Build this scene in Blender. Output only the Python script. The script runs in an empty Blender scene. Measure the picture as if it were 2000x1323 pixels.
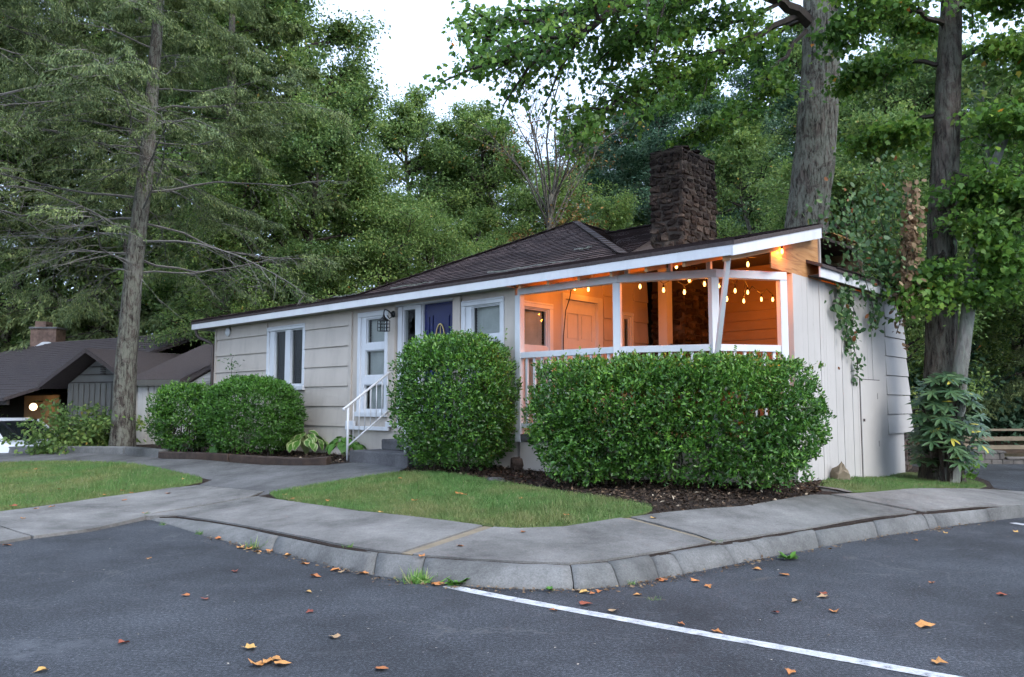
import bpy, math, random
import numpy as np
from mathutils import Matrix, Vector, Euler
S = bpy.context.scene
COL = S.collection
R = math.radians
# ------------------------------------------------------------------ camera, sky, sun, exposure
CAM_H, F_PX, PITCH = 1.35, 1570.4, 0.082
cam = bpy.data.cameras.new('camera'); cam_o = bpy.data.objects.new('camera', cam); COL.objects.link(cam_o)
cam_o.location = (0, 0, CAM_H); cam_o.rotation_euler = (math.pi / 2 + PITCH, 0, 0)
cam.sensor_width = 36; cam.lens = 36 * F_PX / 2000; cam.clip_start = .1; cam.clip_end = 2000
S.camera = cam_o
SUN_EL, SUN_AZ = R(38), R(140)          # azimuth clockwise from +Y: behind the camera, to its right
W = bpy.data.worlds.new('World'); S.world = W; W.use_nodes = True
wn, wl = W.node_tree.nodes, W.node_tree.links
bg = wn['Background']; sky = wn.new('ShaderNodeTexSky'); sky.sky_type = 'NISHITA'; sky.sun_disc = False
sky.sun_elevation = SUN_EL; sky.sun_rotation = SUN_AZ; sky.air_density = 1.0; sky.dust_density = 3.0; sky.ozone_density = 1.0
# thin even cloud: the blue of the clear sky is washed towards a pale, slightly cool white
cl = wn.new('ShaderNodeMix'); cl.data_type = 'RGBA'; cl.inputs[0].default_value = .8
cl.inputs[7].default_value = (5.7, 7.1, 9.7, 1)
wl.new(sky.outputs[0], cl.inputs[6]); wl.new(cl.outputs[2], bg.inputs[0]); bg.inputs[1].default_value = .12
sun = bpy.data.lights.new('sun', 'SUN'); sun.energy = 1.2; sun.angle = R(40); sun.color = (1, .97, .93)
sun_o = bpy.data.objects.new('sun', sun); COL.objects.link(sun_o)
sd = Vector((math.sin(SUN_AZ) * math.cos(SUN_EL), math.cos(SUN_AZ) * math.cos(SUN_EL), math.sin(SUN_EL)))
sun_o.rotation_euler = (-sd).to_track_quat('-Z', 'Y').to_euler(); sun_o.location = sd * 60
S.view_settings.view_transform = 'Standard'; S.view_settings.look = 'None'; S.view_settings.gamma = 1
S.view_settings.exposure = 1.12; S.view_settings.use_curve_mapping = False
S.render.engine = 'CYCLES'
cy = S.cycles; cy.use_denoising = True; cy.max_bounces = 5; cy.diffuse_bounces = 2; cy.use_adaptive_sampling = True; cy.adaptive_threshold = .035; cy.adaptive_min_samples = 12; cy.glossy_bounces = 2
cy.transmission_bounces = 4; cy.transparent_max_bounces = 12; cy.sample_clamp_indirect = 4; cy.caustics_reflective = False; cy.caustics_refractive = False

# ------------------------------------------------------------------ helpers
TH = .8163; OX, OY = -6.5954, 17.9213          # the house frame: x along its front, y inwards
HROT = -(math.pi / 2 - TH)
EXX, EXY, EYX, EYY = math.sin(TH), -math.cos(TH), math.cos(TH), math.sin(TH)
def h2w(x, y): return (OX + x * EXX + y * EYX, OY + x * EXY + y * EYY)
def ray(px, py):
    a = (px - 1000) / F_PX; b = (661.5 - py) / F_PX
    return (a, math.cos(PITCH) - b * math.sin(PITCH), math.sin(PITCH) + b * math.cos(PITCH))
def at(px, py, Y):                              # a point of the place seen at a spot of the photo, Y metres away
    d = ray(px, py); t = Y / d[1]; return Vector((d[0] * t, Y, CAM_H + d[2] * t))
def atz(px, py, z):
    d = ray(px, py); t = (z - CAM_H) / d[2]; return Vector((d[0] * t, d[1] * t, z))

def new_mesh(name, V, Fs, mat=None, smooth=False, attrs=None):
    me = bpy.data.meshes.new(name)
    me.from_pydata([tuple(v) for v in V], [], Fs)
    if mat: me.materials.append(mat)
    if smooth: me.shade_smooth()
    me.update(); return me
def link(name, me, parent=None, loc=None, rot=None, scale=None):
    o = bpy.data.objects.new(name, me); COL.objects.link(o)
    if parent: o.parent = parent
    if loc is not None: o.location = loc
    if rot is not None: o.rotation_euler = rot
    if scale is not None: o.scale = scale
    return o
def tag(o, label=None, cat=None, group=None, kind=None):
    if label: o['label'] = label
    if cat: o['category'] = cat
    if group: o['group'] = group
    if kind: o['kind'] = kind
    return o
def thing(name, label, cat, loc=(0, 0, 0), rz=0, group=None):
    o = link(name, None, None, loc, (0, 0, rz)); o.empty_display_size = .1
    return tag(o, label, cat, group)
class MB:
    def __init__(s, T=None): s.V = []; s.F = []; s.T = T
    def v(s, pts):
        i = len(s.V)
        s.V += [s.T(*p) for p in pts] if s.T else [tuple(p) for p in pts]
        return i
    def box(s, x0, x1, y0, y1, z0, z1):
        i = s.v([(x0, y0, z0), (x1, y0, z0), (x1, y1, z0), (x0, y1, z0), (x0, y0, z1), (x1, y0, z1), (x1, y1, z1), (x0, y1, z1)])
        s.F += [tuple(i + k for k in f) for f in ((0, 3, 2, 1), (4, 5, 6, 7), (0, 1, 5, 4), (1, 2, 6, 5), (2, 3, 7, 6), (3, 0, 4, 7))]
        return s
    def hexa(s, p8):
        i = s.v(p8)
        s.F += [tuple(i + k for k in f) for f in ((0, 3, 2, 1), (4, 5, 6, 7), (0, 1, 5, 4), (1, 2, 6, 5), (2, 3, 7, 6), (3, 0, 4, 7))]
        return s
    def poly(s, pts):
        i = s.v(pts); s.F.append(tuple(range(i, i + len(pts)))); return s
    def prism(s, poly, a, b):                   # poly of (p,q), extruded from a to b: f(p,q,h)
        n = len(poly); i = s.v([(p, q, a) for p, q in poly] + [(p, q, b) for p, q in poly])
        s.F.append(tuple(range(i, i + n))[::-1]); s.F.append(tuple(range(i + n, i + 2 * n)))
        for k in range(n): j = (k + 1) % n; s.F.append((i + k, i + j, i + n + j, i + n + k))
        return s
    def bar(s, a, b, w, h=None, up=(0, 0, 1)):  # a rectangular bar from a to b
        a, b = Vector(a), Vector(b); d = (b - a).normalized(); u = Vector(up)
        if abs(d.dot(u)) > .97: u = Vector((0, 1, 0))
        x = d.cross(u).normalized(); y = x.cross(d).normalized(); h = h or w
        p = [x * (sx * w / 2) + y * (sy * h / 2) for sx, sy in ((-1, -1), (1, -1), (1, 1), (-1, 1))]
        return s.hexa([a + q for q in p] + [b + q for q in p])
    def tube(s, pts, r, n=8, cap=True):
        pts = [Vector(p) for p in pts]; rr = r if hasattr(r, '__len__') else [r] * len(pts)
        i0 = len(s.V); prev = None
        for k, p in enumerate(pts):
            d = (pts[min(k + 1, len(pts) - 1)] - pts[max(k - 1, 0)]).normalized()
            u = prev if prev is not None else (Vector((0, 0, 1)) if abs(d.z) < .9 else Vector((1, 0, 0)))
            x = d.cross(u).normalized(); y = x.cross(d).normalized(); prev = y
            s.v([p + (x * math.cos(2 * math.pi * j / n) + y * math.sin(2 * math.pi * j / n)) * rr[k] for j in range(n)])
        for k in range(len(pts) - 1):
            for j in range(n):
                a = i0 + k * n + j; b = i0 + k * n + (j + 1) % n; s.F.append((a, b, b + n, a + n))
        if cap:
            s.F.append(tuple(range(i0, i0 + n))[::-1]); e = i0 + (len(pts) - 1) * n; s.F.append(tuple(range(e, e + n)))
        return s
    def lathe(s, c, prof, n=12):                # prof: (radius, z) round the vertical through c
        i0 = len(s.V)
        for r, z in prof: s.v([(c[0] + r * math.cos(2 * math.pi * j / n), c[1] + r * math.sin(2 * math.pi * j / n), c[2] + z) for j in range(n)])
        for k in range(len(prof) - 1):
            for j in range(n):
                a = i0 + k * n + j; b = i0 + k * n + (j + 1) % n; s.F.append((a, b, b + n, a + n))
        s.F.append(tuple(range(i0, i0 + n))[::-1]); e = i0 + (len(prof) - 1) * n; s.F.append(tuple(range(e, e + n)))
        return s
    def holes(s, u0, u1, d0, d1, z0, z1, hs):   # a plate with rectangular openings
        us = sorted({u0, u1, *[h[0] for h in hs], *[h[1] for h in hs]}); us = [u for u in us if u0 <= u <= u1]
        for a, b in zip(us, us[1:]):
            m = (a + b) / 2; cut = sorted([(h[2], h[3]) for h in hs if h[0] < m < h[1]]); z = z0
            for c0, c1 in cut:
                if c0 > z: s.box(a, b, d0, d1, z, c0)
                z = max(z, c1)
            if z < z1: s.box(a, b, d0, d1, z, z1)
        return s
    def mesh(s, name, mat, smooth=False): return new_mesh(name, s.V, s.F, mat, smooth)
    def build(s, name, mat, parent=None, smooth=False, bevel=0, **k):
        o = link(name, s.mesh(name, mat, smooth), parent, **k)
        if bevel:
            m = o.modifiers.new('bevel', 'BEVEL'); m.width = bevel; m.segments = 2; m.limit_method = 'ANGLE'
        return o
def np_mesh(name, V, nper, mat, rnd=None, smooth=False):   # V (N*nper,3): N polygons of nper corners
    me = bpy.data.meshes.new(name); n = len(V); N = n // nper
    me.vertices.add(n); me.vertices.foreach_set('co', np.ascontiguousarray(V, dtype=np.float32).ravel())
    me.loops.add(n); me.loops.foreach_set('vertex_index', np.arange(n, dtype=np.int32))
    me.polygons.add(N); me.polygons.foreach_set('loop_start', np.arange(0, n, nper, dtype=np.int32))
    me.materials.append(mat)
    if rnd is not None:
        a = me.attributes.new('rnd', 'FLOAT', 'POINT'); a.data.foreach_set('value', np.repeat(rnd, nper).astype(np.float32))
    me.update(calc_edges=True)
    if smooth: me.shade_smooth()
    return me

# ------------------------------------------------------------------ materials
def lin(c):
    return tuple((x / 12.92 if x <= .04045 else ((x + .055) / 1.055) ** 2.4) for x in c[:3]) + (1,)
class NT:
    def __init__(s, name):
        s.m = bpy.data.materials.new(name); s.m.use_nodes = True; s.n = s.m.node_tree.nodes; s.l = s.m.node_tree.links
        s.b = s.n['Principled BSDF']; s.out = s.n['Material Output']
    def add(s, t, **k):
        x = s.n.new(t)
        for a, v in k.items(): setattr(x, a, v)
        return x
    def tc(s, which='Object', scale=(1, 1, 1)):
        t = s.add('ShaderNodeTexCoord'); m = s.add('ShaderNodeMapping'); m.inputs[3].default_value = scale
        s.l.new(t.outputs[which], m.inputs[0]); return m.outputs[0]
    def pos(s, scale=(1, 1, 1)):
        t = s.add('ShaderNodeNewGeometry'); m = s.add('ShaderNodeMapping'); m.inputs[3].default_value = scale
        s.l.new(t.outputs['Position'], m.inputs[0]); return m.outputs[0]
    def noise(s, co, scale, detail=4, rough=.6, dist=0):
        x = s.add('ShaderNodeTexNoise'); x.inputs['Scale'].default_value = scale; x.inputs['Detail'].default_value = detail
        x.inputs['Roughness'].default_value = rough; x.inputs['Distortion'].default_value = dist
        s.l.new(co, x.inputs['Vector']); return x.outputs[0]
    def ramp(s, fac, stops):
        x = s.add('ShaderNodeValToRGB'); e = x.color_ramp.elements
        while len(e) < len(stops): e.new(.5)
        for el, (p, c) in zip(e, stops):
            el.position = p; el.color = c if len(c) == 4 else tuple(c) + (1,)
        s.l.new(fac, x.inputs[0]); return x.outputs[0]
    def mix(s, fac, a, b, mode='MIX'):
        x = s.add('ShaderNodeMix', data_type='RGBA', blend_type=mode)
        for sock, v in ((x.inputs[0], fac), (x.inputs[6], a), (x.inputs[7], b)):
            if isinstance(v, (int, float)): sock.default_value = v
            elif isinstance(v, tuple): sock.default_value = v if len(v) == 4 else v + (1,)
            else: s.l.new(v, sock)
        return x.outputs[2]
    def base(s, c):
        if isinstance(c, tuple): s.b.inputs['Base Color'].default_value = c if len(c) == 4 else c + (1,)
        else: s.l.new(c, s.b.inputs['Base Color'])
        return s
    def rough(s, v, spec=None):
        if isinstance(v, (int, float)): s.b.inputs['Roughness'].default_value = v
        else: s.l.new(v, s.b.inputs['Roughness'])
        if spec is not None: s.b.inputs['Specular IOR Level'].default_value = spec
        return s
    def bump(s, h, strength=.3, dist=.01):
        x = s.add('ShaderNodeBump'); x.inputs['Strength'].default_value = strength; x.inputs['Distance'].default_value = dist
        s.l.new(h, x.inputs['Height']); s.l.new(x.outputs[0], s.b.inputs['Normal']); return s
def g(v): return (v, v, v)
def m_simple(name, c, rough=.6, var=.15, scale=6, spec=.4, bump=0, metal=0, grime=None):
    t = NT(name); co = t.tc(); n = t.noise(co, scale, 5)
    c2 = tuple(x * (1 - var) for x in c); c1 = tuple(min(1, x * (1 + var * .6)) for x in c)
    col = t.ramp(n, [(.3, c2), (.7, c1)])
    if grime:
        n2 = t.noise(t.tc(scale=(1, 1, .25)), 3.2, 6, .7); col = t.mix(t.ramp(n2, [(.48, g(0)), (.72, g(grime))]), col, tuple(x * .45 for x in c))
    t.base(col).rough(rough, spec); t.b.inputs['Metallic'].default_value = metal
    if bump: t.bump(t.noise(co, scale * 6, 4), bump, .006)
    return t.m
def m_leaf(name, stops, trans=.35, rough=.45, clump=.5, cscale=1.2, spec=.35):
    t = NT(name); a = t.add('ShaderNodeAttribute', attribute_name='rnd')
    col = t.ramp(a.outputs['Fac'], stops)
    n = t.noise(t.pos(), cscale, 2)
    col = t.mix(clump, col, t.mix(1.0, col, t.ramp(n, [(.3, (.55, .62, .6)), (.7, (1.35, 1.25, 1.0))]), 'MULTIPLY'))
    t.base(col).rough(rough, spec)
    tr = t.add('ShaderNodeBsdfTranslucent'); t.l.new(col, tr.inputs[0])
    mx = t.add('ShaderNodeMixShader'); mx.inputs[0].default_value = trans
    t.l.new(t.b.outputs[0], mx.inputs[1]); t.l.new(tr.outputs[0], mx.inputs[2]); t.l.new(mx.outputs[0], t.out.inputs[0])
    return t.m
M = {}
M['white'] = m_simple('white_paint', (.67, .68, .69), .5, .06, 2.5, grime=.25)
M['beige'] = m_simple('greige_paint', (.54, .475, .405), .6, .07, 1.6, bump=.08, grime=.32)
M['beige_boards'] = m_simple('greige_board_paint', (.49, .465, .435), .6, .08, 1.3, bump=.1, grime=.14)
M['soffit'] = m_simple('soffit_paint', (.35, .33, .31), .7)
M['dark_inside'] = m_simple('interior_wall', (.10, .09, .08), .8)
M['plywood'] = None
t = NT('plywood'); n = t.noise(t.tc(scale=(1, .35, 3.2)), 3.2, 5, .6, 2.2); t.base(t.ramp(n, [(.3, (.24, .10, .035)), (.5, (.42, .205, .075)), (.7, (.50, .28, .12))])).rough(.6); M['plywood'] = t.m  # wood grain, warmed further to carry the bulbs' amber light
M['cap'] = m_simple('hip_cap_shingle', (.048, .034, .032), .9, .3, 30)
M['porch_glow_tan'] = m_simple('glow_tinted_boards', (.34, .235, .14), .6, .12, 3)  # beige back wall with the bulbs' orange glow put into its colour
M['rafter'] = m_simple('rafter_wood', (.40, .22, .10), .7, .3, 4)
M['brown_metal'] = m_simple('brown_gutter', (.07, .055, .05), .45)
M['black_iron'] = m_simple('black_iron', (.012, .012, .013), .4)
M['blue_door'] = m_simple('blue_door_paint', (.004, .010, .085), .42, .1)
M['brass'] = m_simple('brass', (.55, .42, .18), .35, metal=.8)
M['threshold'] = m_simple('red_brown_threshold', (.09, .03, .03), .6)
M['wire'] = m_simple('black_rubber', (.012, .012, .012), .6)
M['blind'] = m_simple('white_blind', (.66, .66, .64), .5)
M['blind_dark'] = m_simple('grey_blind', (.035, .037, .037), .5)
t = NT('window_glass'); tr = t.add('ShaderNodeBsdfTransparent'); tr.inputs[0].default_value = (.88, .90, .89, 1)
gl = t.add('ShaderNodeBsdfGlossy'); gl.inputs['Roughness'].default_value = .02; lw = t.add('ShaderNodeLayerWeight'); fr = t.add('ShaderNodeMapRange'); pw_ = t.add('ShaderNodeMath', operation='POWER'); pw_.inputs[1].default_value = 4; t.l.new(lw.outputs['Facing'], pw_.inputs[0]); t.l.new(pw_.outputs[0], fr.inputs[0]); lw.inputs[0].default_value = .5; fr.inputs[3].default_value = .008; fr.inputs[4].default_value = .16
mx = t.add('ShaderNodeMixShader'); t.l.new(fr.outputs[0], mx.inputs[0]); t.l.new(tr.outputs[0], mx.inputs[1]); t.l.new(gl.outputs[0], mx.inputs[2]); t.l.new(mx.outputs[0], t.out.inputs[0]); M['glass'] = t.m
# shingles
t = NT('asphalt_shingle'); a = t.add('ShaderNodeAttribute', attribute_name='rnd'); n = t.noise(t.pos(), 60, 3); n2 = t.noise(t.pos(), .9, 4)
c = t.ramp(a.outputs['Fac'], [(0, (.029, .018, .017)), (.6, (.068, .044, .041)), (1, (.112, .076, .069))])
c = t.mix(.55, c, t.mix(1.0, c, t.ramp(n, [(.3, g(.5)), (.7, g(1.5))]), 'MULTIPLY'))
c = t.mix(t.ramp(n2, [(.5, g(0)), (.75, g(.45))]), c, (.055, .045, .042)); t.base(c).rough(.9, .25).bump(n, .4, .004); M['shingle'] = t.m
# stone
t = NT('chimney_stone'); oi = t.add('ShaderNodeObjectInfo'); n = t.noise(t.pos(), 11, 6, .75)
c = t.ramp(oi.outputs['Random'], [(0, (.018, .012, .010)), (.4, (.036, .024, .019)), (.75, (.06, .040, .031)), (1, (.12, .085, .065))])
c = t.mix(1.0, c, t.ramp(n, [(.3, g(.35)), (.7, g(1.6))]), 'MULTIPLY'); c = t.mix(t.ramp(t.noise(t.pos(), 3.3, 6, .7), [(.54, g(0)), (.68, g(.55))]), c, (.15, .125, .095))
sp = t.add('ShaderNodeSeparateXYZ'); t.l.new(t.pos(), sp.inputs[0]); ad = t.add('ShaderNodeMath', operation='MULTIPLY_ADD'); t.l.new(t.noise(t.pos(), 2.5, 4), ad.inputs[0]); ad.inputs[1].default_value = 1.6; t.l.new(sp.outputs[2], ad.inputs[2])
soot = t.ramp(ad.outputs[0], [(0, g(0)), (1, g(0))]); mr = t.add('ShaderNodeMapRange'); t.l.new(ad.outputs[0], mr.inputs[0]); mr.inputs[1].default_value = 5.5; mr.inputs[2].default_value = 6.4; mr.inputs[4].default_value = .75
c = t.mix(mr.outputs[0], c, (.012, .010, .010)); t.base(c).rough(.9, .2).bump(n, .8, .03); M['stone'] = t.m
M['mortar'] = m_simple('mortar', (.07, .055, .045), .95, .35, 9, bump=.5)
# ground things
t = NT('asphalt'); n = t.noise(t.pos(), 48, 6, .9); n2 = t.noise(t.pos(), .7, 5, .65); n3 = t.noise(t.pos((1, 1, 1)), 5, 6, .7)
c = t.ramp(n, [(.3, (.007, .0078, .009)), (.50, (.0275, .0302, .035)), (.68, (.125, .133, .146))])
c = t.mix(1.0, c, t.ramp(n2, [(.3, g(.5)), (.7, g(1.8))]), 'MULTIPLY'); c = t.mix(t.ramp(n3, [(.56, g(0)), (.75, g(.5))]), c, (.115, .118, .125)); c = t.mix(t.ramp(t.noise(t.pos(), 22, 3, .5), [(.735, g(0)), (.76, g(.7))]), c, (.26, .25, .24))
vo = t.add('ShaderNodeTexVoronoi', feature='DISTANCE_TO_EDGE'); vo.inputs['Scale'].default_value = .55
dn = t.add('ShaderNodeMixRGB') if False else None
wv = t.add('ShaderNodeVectorMath', operation='ADD'); nn = t.add('ShaderNodeTexNoise'); nn.inputs['Scale'].default_value = 1.4; nn.inputs['Detail'].default_value = 5
t.l.new(t.pos(), nn.inputs['Vector']); t.l.new(t.pos(), wv.inputs[0]); t.l.new(nn.outputs[1], wv.inputs[1]); t.l.new(wv.outputs[0], vo.inputs['Vector'])
crack = t.ramp(vo.outputs[0], [(0.0, g(1)), (.006, g(0))]); gate = t.ramp(t.noise(t.pos(), .35, 3), [(.48, g(0)), (.56, g(.4))])
c = t.mix(t.mix(1.0, crack, gate, 'MULTIPLY'), c, (.14, .14, .135))
def blotch(t, c, x, y, rx, ry, rot, col, amt):      # for stains, wear and painted-in sky glare, each with its own outline
    m = t.add('ShaderNodeMapping', vector_type='TEXTURE'); m.inputs[1].default_value = (x, y, 0); m.inputs[2].default_value = (0, 0, rot); m.inputs[3].default_value = (rx, ry, 1); t.l.new(t.pos(), m.inputs[0])
    ln = t.add('ShaderNodeVectorMath', operation='LENGTH'); t.l.new(m.outputs[0], ln.inputs[0]); ad = t.add('ShaderNodeMath', operation='MULTIPLY_ADD'); t.l.new(t.noise(t.pos(), 6, 6, .75), ad.inputs[0]); ad.inputs[1].default_value = 1.6; t.l.new(ln.outputs['Value'], ad.inputs[2])
    return t.mix(t.ramp(ad.outputs[0], [(.62, g(amt)), (.98, g(0))]) if False else t.ramp(ad.outputs[0], [(.55, g(amt)), (1.0, g(0))]), c, col)
for bx_ in ((.98, 5.75, .42, .16, -.5, (.17, .13, .08), .9), (1.9, 6.35, .7, .2, .55, (.13, .115, .095), .7), (3.0, 7.25, .8, .22, .6, (.12, .11, .10), .6), (-.9, 6.2, 1.4, .14, -.35, (.10, .10, .10), .6), (-2.6, 4.6, 2.2, .9, .2, (.13, .137, .15), .75), (-1.0, 3.9, 1.6, .7, -.3, (.12, .126, .138), .6), (2.6, 4.6, 1.5, .5, .5, (.025, .026, .03), .5), (-1.95, 3.95, .2, .05, -.3, (.006, .006, .007), .9)): c = blotch(t, c, *bx_)  # the large pale patches: worn asphalt plus sky glare put into the colour
t.base(c).rough(.82, .35).bump(n, .5, .004); M['asphalt'] = t.m
def m_concrete(name, c, dark=.35):
    t = NT(name); n = t.noise(t.pos(), 60, 5, .85); n2 = t.noise(t.pos(), 1.3, 6, .7); n3 = t.noise(t.pos(), .45, 4); oi = t.add('ShaderNodeObjectInfo')
    a = t.ramp(n, [(.25, tuple(x * .55 for x in c)), (.75, tuple(x * 1.35 for x in c))])
    a = t.mix(1.0, a, t.ramp(n2, [(.3, g(.45)), (.5, g(.9)), (.68, g(1.3))]), 'MULTIPLY')
    a = t.mix(t.ramp(n3, [(.52, g(0)), (.7, g(dark))]), a, (.06, .065, .055)); a = t.mix(1.0, a, t.ramp(oi.outputs['Random'], [(0, g(.9)), (1, g(1.08))]), 'MULTIPLY')
    t.base(a).rough(.9, .25).bump(n, .35, .004); return t.m
M['concrete'] = m_concrete('sidewalk_concrete', (.195, .187, .174), .45); M['kerb'] = m_concrete('kerb_concrete', (.165, .163, .155), .35); M['step'] = m_concrete('step_concrete', (.13, .125, .125), .4)
M['path'] = m_concrete('worn_path', (.135, .133, .13), .25)
t = NT('mulch_soil'); n = t.noise(t.pos(), 28, 5, .75); t.base(t.ramp(n, [(.3, (.014, .010, .008)), (.6, (.045, .031, .023)), (.78, (.11, .08, .058))])).rough(.95, .2).bump(n, 1, .03); M['soil'] = t.m
t = NT('turf'); n = t.noise(t.pos(), 40, 4, .7); n2 = t.noise(t.pos(), 1.2, 4)
c = t.mix(t.ramp(n2, [(.4, g(0)), (.7, g(1))]), t.ramp(n, [(.3, (.05, .08, .025)), (.7, (.13, .19, .06))]), t.ramp(n, [(.3, (.06, .065, .022)), (.7, (.17, .17, .07))])); t.base(c).rough(.9, .2).bump(n, .8, .02); M['turf'] = t.m
t = NT('forest_floor'); n = t.noise(t.pos(), 3, 6, .7); n2 = t.noise(t.pos(), .25, 4)
c = t.mix(t.ramp(n2, [(.42, g(0)), (.6, g(1))]), t.ramp(n, [(.3, (.035, .024, .016)), (.7, (.12, .085, .06))]), t.ramp(n, [(.3, (.015, .03, .01)), (.7, (.06, .08, .03))])); t.base(c).rough(.95, .2).bump(n, 1, .1); M['floor'] = t.m
t = NT('road_paint'); n = t.noise(t.pos(), 11, 8, .85); t.base(t.ramp(n, [(.36, (.07, .072, .078)), (.43, (.36, .365, .375)), (.55, (.56, .565, .575)), (.7, (.68, .68, .68))])).rough(.7); M['road_paint'] = t.m
def m_bark(name, a, b, lichen=(.22, .26, .2), lam=.5, sc=7, ls=4.5):
    t = NT(name); n = t.noise(t.tc(scale=(1, 1, .16)), sc * 2.2, 6, .75, .5); n2 = t.noise(t.tc(scale=(1, 1, .45)), ls, 7, .8, .8); n3 = t.noise(t.tc(scale=(1, 1, .3)), sc * .5, 4)
    c = t.ramp(n, [(.36, a), (.6, b)]); c = t.mix(.6, c, t.mix(1.0, c, t.ramp(n3, [(.3, g(.55)), (.7, g(1.5))]), 'MULTIPLY'))
    c = t.mix(t.mix(1.0, t.ramp(n2, [(.43, g(0)), (.53, g(lam))]), t.ramp(n, [(.38, g(.15)), (.52, g(1))]), 'MULTIPLY'), c, lichen)
    t.base(c).rough(.95, .15).bump(n, .8, .05); return t.m
M['bark_grey'] = m_bark('lichened_grey_bark', (.02, .016, .014), (.12, .10, .085), (.22, .23, .185), .7, 10, 9)
M['bark_maple'] = m_bark('furrowed_maple_bark', (.010, .008, .007), (.20, .165, .14), (.31, .33, .265), .65, 11, 6.5)
M['bark_dark'] = m_bark('dark_bark', (.018, .014, .012), (.12, .095, .078), (.19, .20, .155), .45, 9)
M['bark_pale'] = m_bark('pale_smooth_bark', (.10, .095, .085), (.27, .265, .24), (.20, .24, .185), .5, 4)
M['twig_dead'] = m_simple('dead_twig', (.16, .15, .135), .9, .3, 8)
M['twig'] = m_simple('twig_bark', (.045, .035, .028), .9, .3, 8)
M['timber'] = m_simple('weathered_timber', (.055, .036, .026), .9, .4, 7, bump=.5)
M['rail_wood'] = m_simple('weathered_rail', (.23, .185, .125), .85, .25, 5, bump=.3)
M['roof_far'] = m_simple('brown_shingle_roof', (.068, .053, .050), .9, .3, 30, bump=.3)
# ------------------------------------------------------------------ the lie of the land
_c = []
def _w(x, y, z): _c.append((x, y, z))
for q, z in (((0, 1050), .02), ((180, 1030), .02), ((270, 1010), .03), ((0, 1001), .07), ((-150, 1025), .05), ((410, 938), .20), ((0, 905), .18), ((-150, 900), .12), ((300, 893), .33), ((0, 884), .17), ((520, 1040), .12),
             ((620, 1062), .14), ((740, 1080), .14), ((850, 1090), .14), ((1000, 1100), .14), ((1100, 1105), .14), ((1200, 1098), .14), ((1300, 1082), .14), ((1420, 1065), .14), ((1600, 1035), .14), ((1800, 1005), .14), ((2000, 990), .13), ((2000, 962), .08)):
    p = atz(q[0], q[1], z); _w(p.x, p.y, z)
for x, y, z in ((-1, -1, .42), (0, 0, .45), (3, -1, .45), (3, .2, .46), (6.4, -1, .45), (6.4, .2, .46), (9, -.4, .43), (9, -1.3, .38), (11, -.9, .35), (12.6, -.9, .33), (13.2, .5, .32), (12.62, 2.2, .342), (12.62, 4.93, .207), (14, 2.2, .25), (14, 5, .15), (0, 9, .4), (6, 11, .4), (12, 9, .3)):
    a, b = h2w(x, y); _w(a, b, z)
_w(9, 13, .03); _w(9.5, 17, .02); _w(-12, 16, .05)
_c = np.array(_c); _n = len(_c)
def _phi(r2): return np.where(r2 > 0, r2 * np.log(np.maximum(r2, 1e-9)) * .5, 0)
_K = _phi(((_c[:, None, :2] - _c[None, :, :2]) ** 2).sum(-1)) + .15 * np.eye(_n)
_P = np.c_[np.ones(_n), _c[:, :2]]
_s = np.linalg.solve(np.block([[_K, _P], [_P.T, np.zeros((3, 3))]]), np.r_[_c[:, 2], np.zeros(3)])
def zgv(XY):
    XY = np.atleast_2d(np.asarray(XY, float)); k = _phi(((XY[:, None] - _c[None, :, :2]) ** 2).sum(-1))
    return np.clip(k @ _s[:_n] + _s[_n] + XY @ _s[_n + 1:], .015, .47)
def zg(x, y): return float(zgv([(x, y)])[0])
def gp(px, py, dz=0):                            # where the line of sight meets the yard
    z = .3
    for _ in range(25): p = atz(px, py, z + dz); z = .5 * z + .5 * zg(p.x, p.y)
    return Vector((p.x, p.y, z))
def inside(P, poly):
    P = np.asarray(P); x, y = P[:, 0], P[:, 1]; r = np.zeros(len(P), bool); n = len(poly)
    for i in range(n):
        x1, y1 = poly[i][:2]; x2, y2 = poly[(i + 1) % n][:2]
        c = ((y1 > y) != (y2 > y)); r ^= c & (x < (x2 - x1) * (y - y1) / ((y2 - y1) if y2 != y1 else 1e-9) + x1)
    return r
def smooth_poly(pts, it=2):
    for _ in range(it):
        q = []
        for i in range(len(pts)):
            a, b = Vector(pts[i][:2]), Vector(pts[(i + 1) % len(pts)][:2]); q += [a * .75 + b * .25, a * .25 + b * .75]
        pts = q
    return pts
import bmesh
def sheet(name, poly, dz, mat, skirt=.1, cell=.35, parent=None):   # a draped sheet with a turned-down edge
    bm = bmesh.new(); dens = []
    n = len(poly)
    for i in range(n):
        a, b = Vector(poly[i][:2]), Vector(poly[(i + 1) % n][:2]); k = max(1, int((b - a).length / cell))
        dens += [a.lerp(b, j / k) for j in range(k)]
    vs = [bm.verts.new((p.x, p.y, 0)) for p in dens]; bm.faces.new(vs)
    xs = [p.x for p in dens]; ys = [p.y for p in dens]
    for ax, lo, hi in ((0, min(xs), max(xs)), (1, min(ys), max(ys))):
        v = lo + cell
        while v < hi:
            co = (v, 0, 0) if ax == 0 else (0, v, 0); no = (1, 0, 0) if ax == 0 else (0, 1, 0)
            bmesh.ops.bisect_plane(bm, geom=bm.verts[:] + bm.edges[:] + bm.faces[:], plane_co=co, plane_no=no); v += cell
    top = bm.verts[:]; zz = zgv([(v.co.x, v.co.y) for v in top])
    edges = [e for e in bm.edges if e.is_boundary]
    for v, z in zip(top, zz): v.co.z = z + dz
    ret = bmesh.ops.extrude_edge_only(bm, edges=edges)
    for e in ret['geom']:
        if isinstance(e, bmesh.types.BMVert): e.co.z -= skirt
    me = bpy.data.meshes.new(name); bm.to_mesh(me); bm.free(); me.materials.append(mat)
    return link(name, me, parent)
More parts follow.
